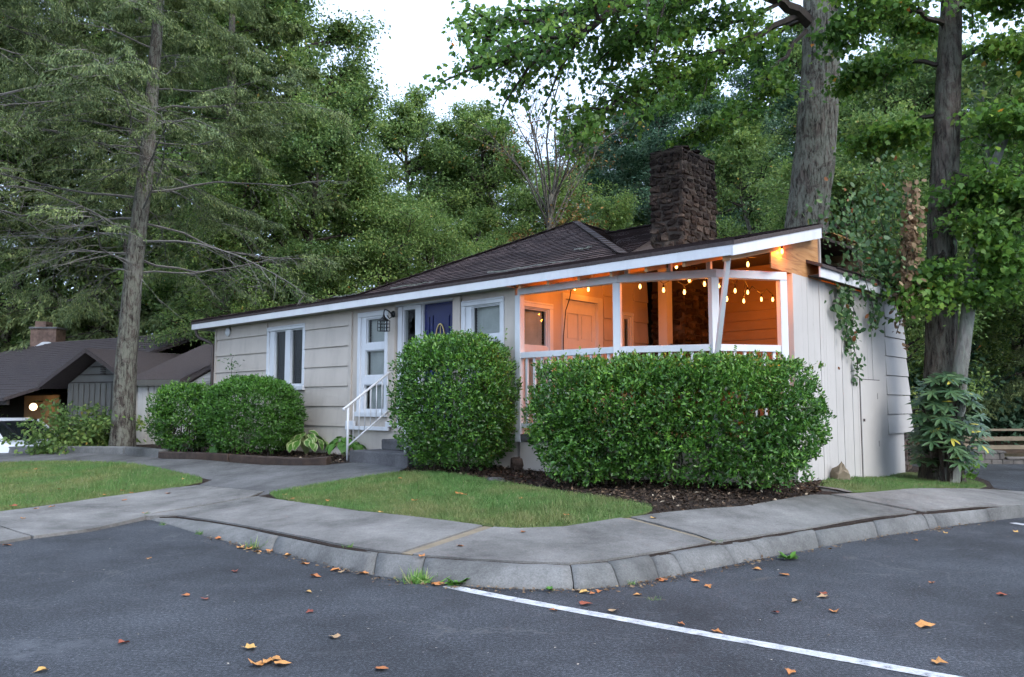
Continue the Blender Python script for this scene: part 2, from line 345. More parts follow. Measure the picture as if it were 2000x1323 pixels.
# the wide ground, down to the left where the neighbour stands, a bank on the right, wooded rise behind
def ground_z(x, y):
    z = -.12 + 0 * x
    z = z - .5 * np.clip((-x - 8) / 5, 0, 1) * np.clip((y - 17) / 4, 0, 1)
    z = z + .16 * np.clip(y - 19.3, 0, 14) * np.clip((x - 4) / 6, 0, 1) + .10 * np.clip(y - 27, 0, 60) * np.clip((40 - np.abs(x)) / 10 + 1, .3, 1)
    return z
gx = np.unique(np.r_[np.arange(-240, -40, 20), np.arange(-40, 40, 1.0), np.arange(40, 260, 20)]); gy = np.unique(np.r_[np.arange(-60, 0, 15), np.arange(0, 60, 1.0), np.arange(60, 260, 20)])
GX, GY = np.meshgrid(gx, gy); GZ = ground_z(GX, GY) + .05 * np.sin(GX * 1.3) * np.sin(GY * .9) * (GY > 20)
V = np.c_[GX.ravel(), GY.ravel(), GZ.ravel()]; nx = len(gx)
tag(link('ground', new_mesh('ground', V, [(j * nx + i, j * nx + i + 1, (j + 1) * nx + i + 1, (j + 1) * nx + i) for j in range(len(gy) - 1) for i in range(nx - 1)], M['floor'], True)), 'leaf strewn forest floor round the houses', 'ground', kind='structure')
mb = MB(); mb.poly([(-60, -45, 0), (60, -45, 0), (60, 18.45, 0), (-8, 18.45, 0), (-8, 16, 0), (-60, 12, 0)])
tag(mb.build('road', M['asphalt']), 'dark asphalt of the parking lot', 'road', kind='structure')
# island outline
KB = [(280, 1012), (340, 1028), (400, 1047), (460, 1062), (530, 1078), (640, 1105), (730, 1124), (822, 1137), (920, 1146), (1020, 1151), (1121, 1152), (1210, 1146), (1287, 1131), (1335, 1122), (1435, 1102), (1490, 1091), (1600, 1070), (1715, 1049), (1815, 1034), (1833, 1031.5), (1935, 1018), (2040, 1006), (2200, 990)]
KT = [(278, 1011.5), (345, 1012), (410, 1020), (470, 1030), (545, 1046), (650, 1068), (738, 1081), (830, 1091), (925, 1098), (1020, 1103), (1115, 1106), (1190, 1099.5), (1270, 1087), (1310, 1081), (1410, 1065), (1462, 1057), (1590, 1036.5), (1705, 1018), (1800, 1005), (1818, 1003.5), (1925, 994), (2030, 985), (2190, 972)]
KH = [.015, .04, .075, .10, .12, .135] + [.14] * 17
kb = [atz(x, y, 0) for x, y in KB]; kt = [atz(x, y, h) for (x, y), h in zip(KT, KH)]
left_edge = [atz(x, y, 0.0) for x, y in ((278, 1013), (180, 1036), (63, 1051), (0, 1061), (-120, 1085), (-300, 1130), (-400, 1158))]
isl = [p.xy for p in kt] + [gp(x, y).xy for x, y in ((2120, 970), (2000, 961), (1942, 953), (1932, 940), (1905, 930))] + [Vector((7.0, 14.5)), Vector((6.8, 18.4)), Vector((6, 26)), Vector((-12, 27)), Vector((-12.5, 18.2)), Vector((-16, 16.6))] + [gp(x, y).xy for x, y in ((-560, 900), (-560, 1120), (-420, 1160))] + [p.xy for p in left_edge[::-1]]
sheet('soil', isl, -.004, M['soil'], .3, .5); tag(bpy.data.objects['soil'], 'dark mulched soil of the planting beds', 'soil', kind='structure')
# kerb: one casting between each pair of cracks
kerb = thing('kerb', 'grey concrete kerb bending round the sidewalk corner', 'kerb'); kerb['kind'] = 'structure'
rk = random.Random(3)
def kerb_run(i0, i1, parent):
    pts = []
    for i in range(i0, i1):
        for k in range(4): pts.append((kb[i].lerp(kb[i + 1], k / 4), kt[i].lerp(kt[i + 1], k / 4)))
    pts.append((kb[i1], kt[i1])); mb = MB(); n = len(pts); g0 = .006
    L = [(b - a).length for (a, _), (b, _) in zip(pts, pts[1:])]
    pts[0] = (pts[0][0].lerp(pts[1][0], min(.4, g0 / L[0])), pts[0][1].lerp(pts[1][1], min(.4, g0 / L[0]))); pts[-1] = (pts[-1][0].lerp(pts[-2][0], min(.4, g0 / L[-1])), pts[-1][1].lerp(pts[-2][1], min(.4, g0 / L[-1])))
    rows = []; dh = rk.uniform(-.006, .006)
    for b, tp in pts:
        d = (tp.xy - b.xy); w = d.length; d = d / max(w, 1e-6); h = tp.z
        prof = [(-.0, -.05), (0.0, .004), (w * .16, h * .30), (w * .45, h * .68), (w * .72, h * .90), (w * .92, h * .985), (w + .035, h + .002), (w + .06, h - .01), (w + .06, -.05)]
        rows.append([(b.x + d.x * u + rk.uniform(-.003, .003), b.y + d.y * u + rk.uniform(-.003, .003), z + dh * (z > .05) + rk.uniform(-.002, .002)) for u, z in prof])
    m = len(rows[0])
    for r_ in rows: mb.v(r_)
    for k in range(n - 1):
        for j in range(m - 1): a = k * m + j; mb.F.append((a, a + 1, a + m + 1, a + m))
    mb.F.append(tuple(range(m))[::-1]); mb.F.append(tuple(range((n - 1) * m, n * m)))
    return mb.build('kerb_stone', M['kerb'], parent, True)
cuts = [0, 4, 6, 7, 10, 11, 12, 13, 14, 15, 16, 17, 18, 19, 20, 21, 22]
for a, b in zip(cuts, cuts[1:]): kerb_run(a, b, kerb)
# sidewalk slabs
walk = thing('sidewalk', 'grey concrete sidewalk following the kerb in large slabs', 'sidewalk'); walk['kind'] = 'structure'
def G(*pts): return [gp(x, y).xy for x, y in pts]
kti = lambda i0, i1: [kt[i].xy + (kt[i].xy - kb[i].xy).normalized() * .066 for i in range(i0, i1 + 1)]
slabs = [
    G((-540, 1110), (-144, 1025), (-125, 1083), (-300, 1127), (-400, 1154)),
    G((-140, 1024), (-70, 1013)) + G((-2, 1030), (60, 1049.5), (0, 1060), (-120, 1083)),
    G((-66, 1012), (0, 1001), (200, 973), (330, 955), (386, 949.5), (514, 961.5), (489, 971.5), (306, 1002.5), (284, 1010), (180, 1034.5), (66, 1049), (4, 1030)),
    G((311, 1003.5), (493, 972.5), (502, 971), (700, 1000), (942, 1028.5), (783, 1081)) + kti(0, 6)[::-1],
    G((965, 1031.5), (1010, 1034), (1100, 1031), (1213, 1013.5), (1388, 1060)) + kti(8, 13)[::-1] + G((806, 1085)),
    G((1232, 1012), (1290, 1004), (1450, 991), (1590, 968), (1618, 968.5), (1790, 1001.5)) + kti(14, 17)[::-1] + G((1412, 1060.5)),
    G((1624, 967), (1750, 959), (1900, 956), (2000, 962), (2110, 972)) + kti(19, 21)[::-1] + G((1808, 1001)),
]
for s_ in slabs: sheet('slab', s_, .012, M['concrete'], .12, .4, walk)
for a in ([(945, 1029), (962, 1030.5), (803, 1084.5), (786, 1081.5)], [(1216, 1013.5), (1229, 1012.5), (1408, 1060), (1391, 1060.5)]):
    sheet('expansion_strip', G(*a), .004, M['rail_wood'], .1, 5, walk)
# front path and driveway, lawns, mossy strip
path_poly = G((-200, 886), (0, 884), (290, 886), (315, 897), (630, 910), (690, 904), (803, 911), (778, 922), (600, 951), (504, 969), (517, 960.5), (388, 948), (415, 938), (330, 920), (250, 905), (130, 901), (0, 905), (-200, 912))
tag(sheet('path', path_poly, .004, M['path'], .1, .5), 'worn grey path from the sidewalk to the front steps', 'path', kind='structure')
lawnL = [v for v in smooth_poly(G((-200, 918), (0, 906), (130, 901), (250, 906), (335, 921), (414, 938), (335, 955), (200, 972), (0, 1000), (-180, 1030)), 1)]
lawnR = [v for v in smooth_poly(G((500, 970), (600, 951), (780, 924), (860, 925), (1000, 945), (1150, 970), (1270, 990), (1275, 1000), (1215, 1013), (1100, 1031), (1010, 1034), (945, 1029), (700, 1000)), 1)]
moss = [v for v in smooth_poly(G((1588, 950), (1650, 928), (1750, 922), (1860, 930), (1935, 948), (1900, 957), (1750, 959), (1640, 962)), 1)]
for nm, pl, lb in (('lawn', lawnL, 'clipped lawn beside the driveway strewn with leaves'), ('lawn', lawnR, 'small lawn patch between sidewalk and long hedge'), ('lawn', moss, 'mossy grass strip at the foot of the boarded wall')):
    tag(sheet(nm, pl, .010, M['turf'], .1, .4), lb, 'lawn', kind='structure')
lawnX = G((-215, 917), (-190, 1030), (-540, 1106), (-540, 925)); tag(sheet('lawn', lawnX, .009, M['turf'], .1, .4), 'lawn running on past the left edge of the photo', 'lawn', kind='structure')
# painted parking line, far kerb, bed timbers
a, b = atz(866, 1147, 0), atz(1905, 1333, 0); d = (b - a).normalized(); n_ = Vector((-d.y, d.x, 0)); b = b + d * 2
mb = MB(); N = 60; rr = random.Random(5)
for k in range(N + 1):
    q = a.lerp(b, k / N) + n_ * (.05 * math.exp(-k / 5) - .01); w = .05 + rr.uniform(-.003, .003); mb.v([q - n_ * w + Vector((0, 0, .004)), q + n_ * w + Vector((0, 0, .004))])
mb.F = [(2 * k, 2 * k + 2, 2 * k + 3, 2 * k + 1) for k in range(N)]
tag(mb.build('parking_line', M['road_paint']), 'worn white parking bay line starting at the kerb corner', 'road marking', kind='structure')
p0, p1 = atz(1978, 1022, 0), atz(2100, 1042, 0); d = (p1 - p0).normalized(); n_ = Vector((-d.y, d.x, 0)) * .05; u_ = Vector((0, 0, .004)); mb = MB(); mb.poly([p0 - n_ + u_, p1 - n_ + u_, p1 + n_ + u_, p0 + n_ + u_])
tag(mb.build('parking_line', M['road_paint']), 'short white bay line at the photo\'s right edge', 'road marking', kind='structure')
fk = thing('kerb', 'weathered concrete kerb along the far side of the driveway', 'kerb'); fk['kind'] = 'structure'
pts = [gp(x, y) for x, y in ((-260, 886), (-120, 885), (0, 885), (120, 886), (240, 888), (308, 894))]
for q0, q1 in zip(pts, pts[1:]):
    mb = MB(); dd = (q1 - q0).normalized(); q0 = q0 + dd * .008; q1 = q1 - dd * .008; w = Vector((-dd.y, dd.x, 0)) * .22; up = Vector((0, 0, 1))
    mb.hexa([q0 - up * .3, q1 - up * .3, q1 + w - up * .3, q0 + w - up * .3, q0 + w * .12 + up * .15, q1 + w * .12 + up * .15, q1 + w + up * .155, q0 + w + up * .155]); mb.build('kerb_stone', M['kerb'], fk, bevel=.02)
tb = thing('timber_edging', 'dark weathered timbers edging the bed under the round bush', 'edging')
for q in (((308, 894), (380, 898), (444, 901)), ((447, 901), (540, 907), (590, 910), (637, 908))):
    g_ = [gp(x, y) for x, y in q]; mb = MB(); rows = []
    for i, p_ in enumerate(g_):
        dd = (g_[min(i + 1, len(g_) - 1)] - g_[max(i - 1, 0)]); dd.z = 0; dd.normalize(); w = Vector((-dd.y, dd.x, 0)) * .13; hh = .115 + rk.uniform(-.008, .008)
        rows.append(mb.v([p_ - Vector((0, 0, .05)), p_ + Vector((0, 0, hh)), p_ + w + Vector((0, 0, hh + .005)), p_ + w - Vector((0, 0, .05))]))
    for a_, b_ in zip(rows, rows[1:]):
        for j in range(4): mb.F.append((a_ + j, a_ + (j + 1) % 4, b_ + (j + 1) % 4, b_ + j))
    mb.F.append(tuple(rows[0] + j for j in range(4))[::-1]); mb.F.append(tuple(rows[-1] + j for j in range(4)))
    mb.build('timber', M['timber'], tb, bevel=.015)
# ------------------------------------------------------------------ the house (own frame: x along the front, y inwards, z up; floor at 1.056)
house = thing('house', 'single storey greige house with brown hip roof and lit corner porch', 'house', (OX, OY, -.1), HROT)
FT = lambda u, d, z: (u, -d, z)                 # front wall: u along, d outwards
ST = lambda u, d, z: (9.14 + d, u, z)           # porch side wall
RT = lambda u, d, z: (12.62 + d, u, z)          # boarded right wall
BT = lambda u, d, z: (u, 4.4 - d, z)            # porch back wall
rh = random.Random(11)
def blind(T, a, b, z0, z1, d, mat, parent, step=.042):
    mb = MB(T); z = z0 + .01; e = .040
    while z < z1 - .012:
        mb.hexa([(a, d - .011, z), (b, d - .011, z), (b, d - .008, z), (a, d - .008, z), (a, d + .008, z + e), (b, d + .008, z + e), (b, d + .011, z + e), (a, d + .011, z + e)]); z += step
    for u in (a + (b - a) * .2, a + (b - a) * .8): mb.box(u - .003, u + .003, d + .0115, d + .013, z0, z1)
    return mb.build('blind', mat, parent)
def window(T, u0, u1, z0, z1, panes, parent, bl='blind', sill=True, case=.085, dd=0):
    w = link('window', None, parent); mb = MB(T)
    mb.holes(u0 + case, u1 - case, dd - .075, dd + .004, z0 + case, z1 - case, panes)
    for p in panes:                              # glazing bead round each pane
        for q in ((p[0], p[1], p[3] - .018, p[3]), (p[0], p[1], p[2], p[2] + .018), (p[0], p[0] + .018, p[2] + .018, p[3] - .018), (p[1] - .018, p[1], p[2] + .018, p[3] - .018)):
            mb.box(q[0], q[1], dd - .05, dd - .02, q[2], q[3])
    mb.build('sash', M['white'], w)
    mb = MB(T); c = case
    mb.box(u0, u1, dd - .03, dd + .034, z1 - c, z1); mb.box(u0, u0 + c, dd - .03, dd + .03, z0 + c, z1 - c); mb.box(u1 - c, u1, dd - .03, dd + .03, z0 + c, z1 - c)
    mb.box(u0 - .015 * sill, u1 + .015 * sill, dd - .03, dd + .034 + .03 * sill, z0, z0 + c)
    mb.box(u0 + .012, u1 - .012, dd + .0345, dd + .046, z1 - c + .055, z1 - .012)
    mb.build('frame', M['white'], w, bevel=.006)
    for p in panes:
        MB(T).box(p[0], p[1], dd - .042, dd - .036, p[2], p[3]).build('pane', M['glass'], w)
        blind(T, p[0] + .01, p[1] - .01, p[2] + .01, p[3] - .005, dd - .11, M[bl], w)
    return w
# --- walls
mb = MB(FT)
W1 = (2.19, 3.60, 1.73, 3.02); W2 = (5.30, 6.16, 1.24, 3.075); W3 = (7.99, 8.91, 1.24, 3.05); ENT = (6.33, 7.81, 1.05, 3.13)
mb.holes(0, 9.14, -.16, 0, 1.0, 3.22, [(w[0] + .03, w[1] - .03, w[2] + .03, w[3] - .03) for w in (W1, W2, W3)] + [ENT])
mb.box(0, 9.14, -.16, -.02, .2, .9995)
front = mb.build('front_wall', M['beige'], house)
L0, STEP = 2.862, .3633
for k in range(-1, 7):
    z0 = L0 - k * STEP - STEP if k >= 0 else L0; z1 = L0 - k * STEP if k >= 0 else 3.17
    z0, z1 = (L0, 3.17) if k < 0 else (L0 - (k + 1) * STEP, L0 - k * STEP)
    if z1 < .45: break
    z0 = max(z0, .42)
    spans = [(.03, W1[0] - .003), (W1[1] + .003, 5.025)] if z1 > W1[2] else [(.03, 5.025)]
    if z1 > W1[2] and z0 < W1[2] - .1: spans = [(.03, W1[0] - .02), (W1[1] + .02, 5.025)]
    for a, b in spans:
        MB(FT).hexa([(a, .001, z0 + .016), (b, .001, z0 + .016), (b, .034, z0 + .016), (a, .034, z0 + .016), (a, .001, z1 - .002), (b, .001, z1 - .002), (b, .012, z1 - .002), (a, .012, z1 - .002)]).build('siding_board', M['beige'], front)
MB(FT).box(5.03, 5.12, .001, .03, .42, 3.15).build('corner_trim', M['beige'], front); MB(FT).box(-.02, .028, .001, .042, .35, 3.15).build('corner_trim', M['beige'], front)
MB(FT).box(6.165, 6.325, .001, .018, 1.09, 3.13).build('panel', M['beige'], front); MB(FT).box(7.815, 7.98, .001, .045, 1.02, 3.13).build('panel', M['beige'], front); MB(FT).box(8.92, 9.135, .001, .02, 1.02, 3.13).build('panel', M['beige'], front)
mb = MB(); mb.box(0.002, .16, .161, 9.0, .2, 3.2); mb.box(0, 9.0, 9.0, 9.15, .2, 3.2); mb.box(9.0, 9.14, 4.6, 9.0, .2, 3.2); mb.build('rear_wall', M['beige'], house)
mb = MB(FT); mb.box(5.03, 6.25, .031, .075, 1.01, 1.075); mb.box(5.03, 5.29, .031, .065, 1.0755, 1.165); mb.box(6.17, 6.33, .031, .065, 1.0755, 1.165); mb.build('base_trim', M['white'], house, bevel=.004)
MB().box(-.58, 9.12, -.283, -.002, 3.15, 3.165).build('soffit', M['soffit'], house)
p1 = [(2.45, 2.86, 1.84, 2.93), (3.05, 3.49, 1.84, 2.93)]
window(FT, *W1, p1, house, 'blind_dark')
window(FT, *W2, [(5.52, 6.075, 2.52, 2.96), (5.50, 6.075, 1.95, 2.40), (5.48, 6.075, 1.36, 1.80)], house)
window(FT, *W3, [(8.20, 8.82, 2.50, 2.95), (8.20, 8.82, 1.95, 2.40), (8.20, 8.82, 1.36, 1.80)], house)
# --- front entry
ent = link('entry_frame', None, house); mb = MB(FT)
mb.holes(6.33, 7.81, -.15, -.06, 1.05, 3.13, [(6.494, 6.789, 1.25, 3.04), (6.985, 7.785, 1.07, 3.10)])
for q in ((6.34, 6.49), (6.80, 6.98)): mb.box(q[0] + .02, q[1] - .02, -.0598, -.03, 1.07, 3.09)
mb.box(6.33, 7.81, -.0598, -.005, 3.105, 3.13); mb.build('frame', M['white'], ent)
MB(FT).box(6.494, 6.789, -.115, -.105, 1.25, 3.04).build('sidelight_pane', M['glass'], ent)
MB(FT).box(6.985, 7.8, -.10, .06, 1.02, 1.049).build('threshold', M['threshold'], ent)
door = link('front_door', None, house)
mb = MB(FT); mb.box(6.99, 7.78, -.135, -.095, 1.07, 3.10)
mb.build('door_leaf', M['blue_door'], door)
def ring(mb, cu, cz, ru, rz, w, d0, d1, n=28):
    i = len(mb.V)
    for k in range(n):
        a = 2 * math.pi * k / n; c, s = math.cos(a), math.sin(a)
        mb.v([(cu + ru * c, d0, cz + rz * s), (cu + (ru - w) * c, d0, cz + (rz - w) * s), (cu + (ru - w) * c, d1, cz + (rz - w) * s), (cu + ru * c, d1, cz + rz * s)])
    for k in range(n):
        a = i + 4 * k; b = i + 4 * ((k + 1) % n)
        for j in range(4): mb.F.append((a + j, b + j, b + (j + 1) % 4, a + (j + 1) % 4))
    return mb
mb = MB(FT); i = mb.v([(7.385 + .125 * math.cos(2 * math.pi * k / 28), -.0945, 2.32 + .42 * math.sin(2 * math.pi * k / 28)) for k in range(28)]); mb.F.append(tuple(range(i, i + 28))); mb.build('oval_pane', M['glass'], door)
mb = MB(FT); ring(mb, 7.385, 2.32, .14, .44, .018, -.0945, -.075); mb.build('oval_frame', M['brass'], door)
mb = MB(FT); mb.tube([(7.385, -.085, 1.9), (7.385, -.085, 2.72)], .005, 5); mb.tube([(7.30, -.085, 2.05), (7.38, -.085, 2.3), (7.47, -.085, 2.05)], .005, 5); mb.tube([(7.31, -.085, 2.6), (7.385, -.085, 2.3), (7.46, -.085, 2.6)], .005, 5); mb.build('leading', M['brass'], door)
mb = MB(FT)
for (a, b, c, e) in ((7.09, 7.20, 1.2, 2.9), (7.57, 7.68, 1.2, 2.9)):
    for q in ((a, b, c, c + .02), (a, b, e - .02, e), (a, a + .02, c + .02, e - .02), (b - .02, b, c + .02, e - .02)): mb.box(q[0], q[1], -.0948, -.082, q[2], q[3])
mb.build('moulding', M['blue_door'], door)
mb = MB(FT); mb.lathe((0, 0, 0), [(.001, 0)], 3) if False else None
mb.tube([(7.72, -.095, 2.05), (7.72, -.055, 2.05), (7.72, -.05, 2.05), (7.72, -.03, 2.05)], [.012, .012, .028, .022], 10); mb.build('door_knob', M['brass'], door, True)
# --- roof
PK = (5.65, 5.75, 5.63); KZ = 3.90; KY = 2.2; KL, KR = 2.23, 9.48; KB2 = 9.3
EY, EZ = -.315, 3.30
roof = link('roof', None, house)
def zr(y): return EZ + (KZ - EZ) / (KY - EY) * (y - EY)
mb = MB()
A0, A1, K0, K1 = (-.63, EY, EZ), (12.78, EY, EZ), (KL, KY, KZ), (12.78, KY, KZ)
B0, KB_ = (-.63, 11.8, EZ), (KL, KB2, KZ); B1, KC_ = (9.6, 11.8, EZ), (KR, KB2, KZ)
th = .05
def slab(p):
    n = len(p); i = mb.v(list(p) + [(a, b, c - th) for a, b, c in p]); mb.F.append(tuple(range(i, i + n))); mb.F.append(tuple(range(i + n, i + 2 * n))[::-1])
    for k in range(n): j = (k + 1) % n; mb.F.append((i + k, i + n + k, i + n + j, i + j))
slab([A0, A1, K1, K0]); slab([A0, K0, KB_, B0]); slab([B0, KB_, KC_, B1])
slab([K0, (KR, KY, KZ), PK]); slab([K0, PK, KB_]); slab([KB_, PK, KC_]); slab([KC_, PK, (KR, KY, KZ)])
RZ2 = 5.22; VX = 5.65 + (5.63 - RZ2) / ((5.63 - KZ) / (KR - 5.65))
slab([(KR, KY, KZ), (9.6, KY, KZ), (8.5, 5.75, RZ2), (VX, 5.75, RZ2)]); slab([(VX, 5.75, RZ2), (8.5, 5.75, RZ2), (9.3, 9.3, KZ), (KR, 9.3, KZ)])
slab([(9.4, KY, KZ - .002), (12.78, KY, KZ - .002), (12.78, KY + .02, KZ - .002), (9.4, KY + .02, KZ - .002)])
slab([(9.53, 2.22, KZ - .01), (12.5, 2.22, KZ - .01), (12.5, 4.6, KZ - .01), (9.53, 4.6, KZ - .01)])
mb.poly([(9.55, 2.4, 3.93), (9.3, 9.2, 3.93), (8.45, 5.75, RZ2 - .06)])
mb.build('roof_deck', M['roof_far'], roof)
QV, QR = [], []
def courses(p00, p01, p10, p11, pitch=.14, tab=.32, off=.004):
    p00, p01, p10, p11 = map(Vector, (p00, p01, p10, p11)); L = max((p10 - p00).length, (p11 - p01).length)
    nrm = (p01 - p00).cross((p10 + p11) / 2 - p00).normalized()
    if nrm.z < 0: nrm = -nrm
    sl = Vector(((p10 + p11) / 2 - (p00 + p01) / 2)); n = max(2, int(sl.length / pitch))
    for k in range(n):
        t0, t1 = k / n, (k + 1) / n
        a, b = p00.lerp(p10, t0), p01.lerp(p11, t0); c, d = p00.lerp(p10, t1), p01.lerp(p11, t1); W_ = (b - a).length; m = max(1, int(W_ / tab)); ofs = rh.random() / m
        cutsx = [0] + [min(1, max(0, (j + ofs * m) / m)) for j in range(m)] + [1]
        for u, v in zip(cutsx, cutsx[1:]):
            if v - u < 1e-4: continue
            h = .013 + rh.uniform(-.003, .004); l0 = a.lerp(b, u) + nrm * (off + h); l1 = a.lerp(b, v) + nrm * (off + h); q0 = c.lerp(d, u) + nrm * off; q1 = c.lerp(d, v) + nrm * off; r_ = rh.random()
            QV.extend([l0, l1, q1, q0, a.lerp(b, u), a.lerp(b, v), l1, l0]); QR.extend([r_, 0.0])
courses(A0, A1, K0, K1); courses(K0, (KR, KY, KZ), PK, PK); courses((KR, KY, KZ), KC_, PK, PK)
courses((KR, KY, KZ), (9.6, KY, KZ), (VX, 5.75, RZ2), (8.5, 5.75, RZ2)); courses(A0, B0, K0, KB_); courses(K0, KB_, PK, PK)
tag(link('shingle_courses', np_mesh('shingle_courses', np.array([tuple(v) for v in QV]), 4, M['shingle'], np.array(QR)), roof), kind='stuff')
for a, b in ((K0, PK), ((KR, KY, KZ), PK), (A0, K0), ((VX, 5.75, RZ2), (8.5, 5.75, RZ2)), (KC_, PK)):
    a, b = Vector(a), Vector(b); n = int((b - a).length / .3)
    for k in range(n): MB().bar(a.lerp(b, k / n) + Vector((0, 0, .034)), a.lerp(b, (k + 1.05) / n) + Vector((0, 0, .024)), .16, .014).build('cap_shingle', M['cap'], roof)
# fascias
MB().box(-.60, 12.74, -.312, -.285, 3.134, 3.288).build('fascia', M['white'], house, bevel=.003)
MB().hexa([(12.742, -.312, 3.126), (12.768, -.312, 3.126), (12.768, 2.19, 3.126 + .2307 * 2.5), (12.742, 2.19, 3.126 + .2307 * 2.5), (12.742, -.312, 3.292), (12.768, -.312, 3.292), (12.768, 2.19, 3.292 + .2307 * 2.5), (12.742, 2.19, 3.292 + .2307 * 2.5)]).build('rake_board', M['white'], house, bevel=.003)
MB().box(-.628, -.602, -.30, 11.8, 3.134, 3.285).build('fascia', M['white'], house)
MB().box(12.782, 12.806, 2.02, 5.45, 3.150, 3.318).build('fascia', M['white'], house, bevel=.003)
# roof over the boarded right wall
sr = link('side_roof', None, house); mb = MB(); q = [(12.84, 2.0, 3.322), (12.84, 5.5, 3.322), (11.5, 5.5, 3.86), (11.5, 2.46, 3.86), (12.45, 2.46, 3.47), (12.6, 2.0, 3.41)]
i = mb.v(q + [(a, b, c - .045) for a, b, c in q]); mb.F += [tuple(range(i, i + 6)), tuple(range(i + 6, i + 12))[::-1]] + [(i + k, i + 6 + k, i + 6 + (k + 1) % 6, i + (k + 1) % 6) for k in range(6)]
mb.box(12.63, 12.78, 2.03, 5.45, 3.18, 3.19); mb.build('side_roof_deck', M['roof_far'], sr)
QV, QR = [], []; courses((12.86, 2.46, 3.322), (12.86, 5.5, 3.322), (11.5, 2.46, 3.866), (11.5, 5.5, 3.866))
tag(link('shingle_courses', np_mesh('shingle_courses', np.array([tuple(v) for v in QV]), 4, M['shingle'], np.array(QR)), sr), kind='stuff')
# --- porch: ceiling, rafters, floor, posts, beams, rails
porch = link('porch', None, house)
def zc(y): return 3.17 + .2307 * (min(y, 3.3) + .285)
mb = MB(); P4 = [(9.0, -.27), (12.73, -.27), (12.73, 2.18), (12.5, 2.2), (12.5, 3.3), (9.0, 3.3)]
i = mb.v([(x, y, zc(y)) for x, y in P4] + [(x, y, zc(y) + .02) for x, y in P4]); mb.F += [tuple(range(i, i + 6)), tuple(range(i + 6, i + 12))[::-1]]; mb.box(9.0, 12.5, 3.3, 4.5, zc(3.3) - .02, zc(3.3)); mb.build('ceiling', M['plywood'], porch)
for x in np.arange(9.45, 12.7, .53):
    ye = 3.2 if x < 12.4 else 2.1
    MB().hexa([(x - .02, -.27, zc(-.27) - .095), (x + .02, -.27, zc(-.27) - .095), (x + .02, ye, zc(ye) - .095), (x - .02, ye, zc(ye) - .095), (x - .02, -.27, zc(-.27) - .002), (x + .02, -.27, zc(-.27) - .002), (x + .02, ye, zc(ye) - .002), (x - .02, ye, zc(ye) - .002)]).build('rafter', M['rafter'], porch)
PA, PB, PC, PD = (9.205, -.0), (10.94, -.0), (12.08, .46), (12.60, 1.27)
mb = MB(); fl = [(9.15, -.04), (10.95, -.04), (12.12, .43), (12.60, 1.25), (12.55, 4.4), (9.15, 4.4)]; mb.prism(fl, .93, 1.03); mb.build('floor', M['step'], porch)
def seg_bar(p, q, z0, z1, w, name, mat, e0=0, e1=0, par=porch):
    p, q = Vector(p), Vector(q); d = (q - p).normalized(); n = Vector((-d.y, d.x)) * w / 2; p = p - d * e0; q = q + d * e1
    return MB().hexa([(*(p - n), z0), (*(q - n), z0), (*(q + n), z0), (*(p + n), z0), (*(p - n), z1), (*(q - n), z1), (*(q + n), z1), (*(p + n), z1)]).build(name, mat, par, bevel=.004)
for (p, q) in ((PA, PB), (PB, PC), (PC, PD)):
    v = Vector(q) - Vector(p); d = v.normalized(); L = v.length
    seg_bar(p, q, 3.035, 3.137, .11, 'beam', M['white'], 0, .045)
    seg_bar(p, q, 2.115, 2.2, .075, 'rail', M['white'], -.045, -.045); seg_bar(p, q, 1.12, 1.19, .05, 'rail', M['white'], -.045, -.045)
    n = int(L / .135)
    for k in range(1, n):
        c = Vector(p) + d * (L * k / n); seg_bar(c - d * .02, c + d * .02, 1.19, 2.115, .032, 'baluster', M['white'])
    seg_bar(p, q, .2, .92, .04, 'skirt_panel', M['beige'], -.02, -.02)
for p, q in ((PA, PB), (PB, PC), (PC, PD), (PD, PD)):
    d = (Vector(q) - Vector(p)).normalized() if p != q else Vector((.55, .83)); c = Vector(p)
    seg_bar(c - d * .05, c + d * .05, .92, 3.034, .10, 'post', M['white'])
MB().bar((12.62, -.16, 3.14), (12.16, .36, 2.0), .075, .05, (1, 1, 0)).build('brace', M['white'], porch)
for x, y, z1 in ((12.06, .40, 0), (11.6, .22, 0), (11.1, .0, 0), (10.5, 0.0, 0)): MB().box(x - .03, x + .03, y - .025, y + .025, 3.137, zc(y) - .003).build('cripple_stud', M['white'], porch)
MB().box(9.55, 9.72, 3.12, 3.29, 2.42, zc(3.2) - .02).build('inner_post', M['white'], porch)
# plywood gable end beside the rake
mb = MB(lambda p, q, h: (12.60 + h, p, q)); mb.prism([(.95, 3.16), (2.41, 3.16), (2.41, zc(2.41) - .012), (.95, zc(.95) - .012)], 0, .018); mb.build('gable_panel', M['plywood'], porch)
MB().box(12.60, 12.64, 2.415, 2.46, 3.17, 3.80).build('gable_trim', M['soffit'], porch)
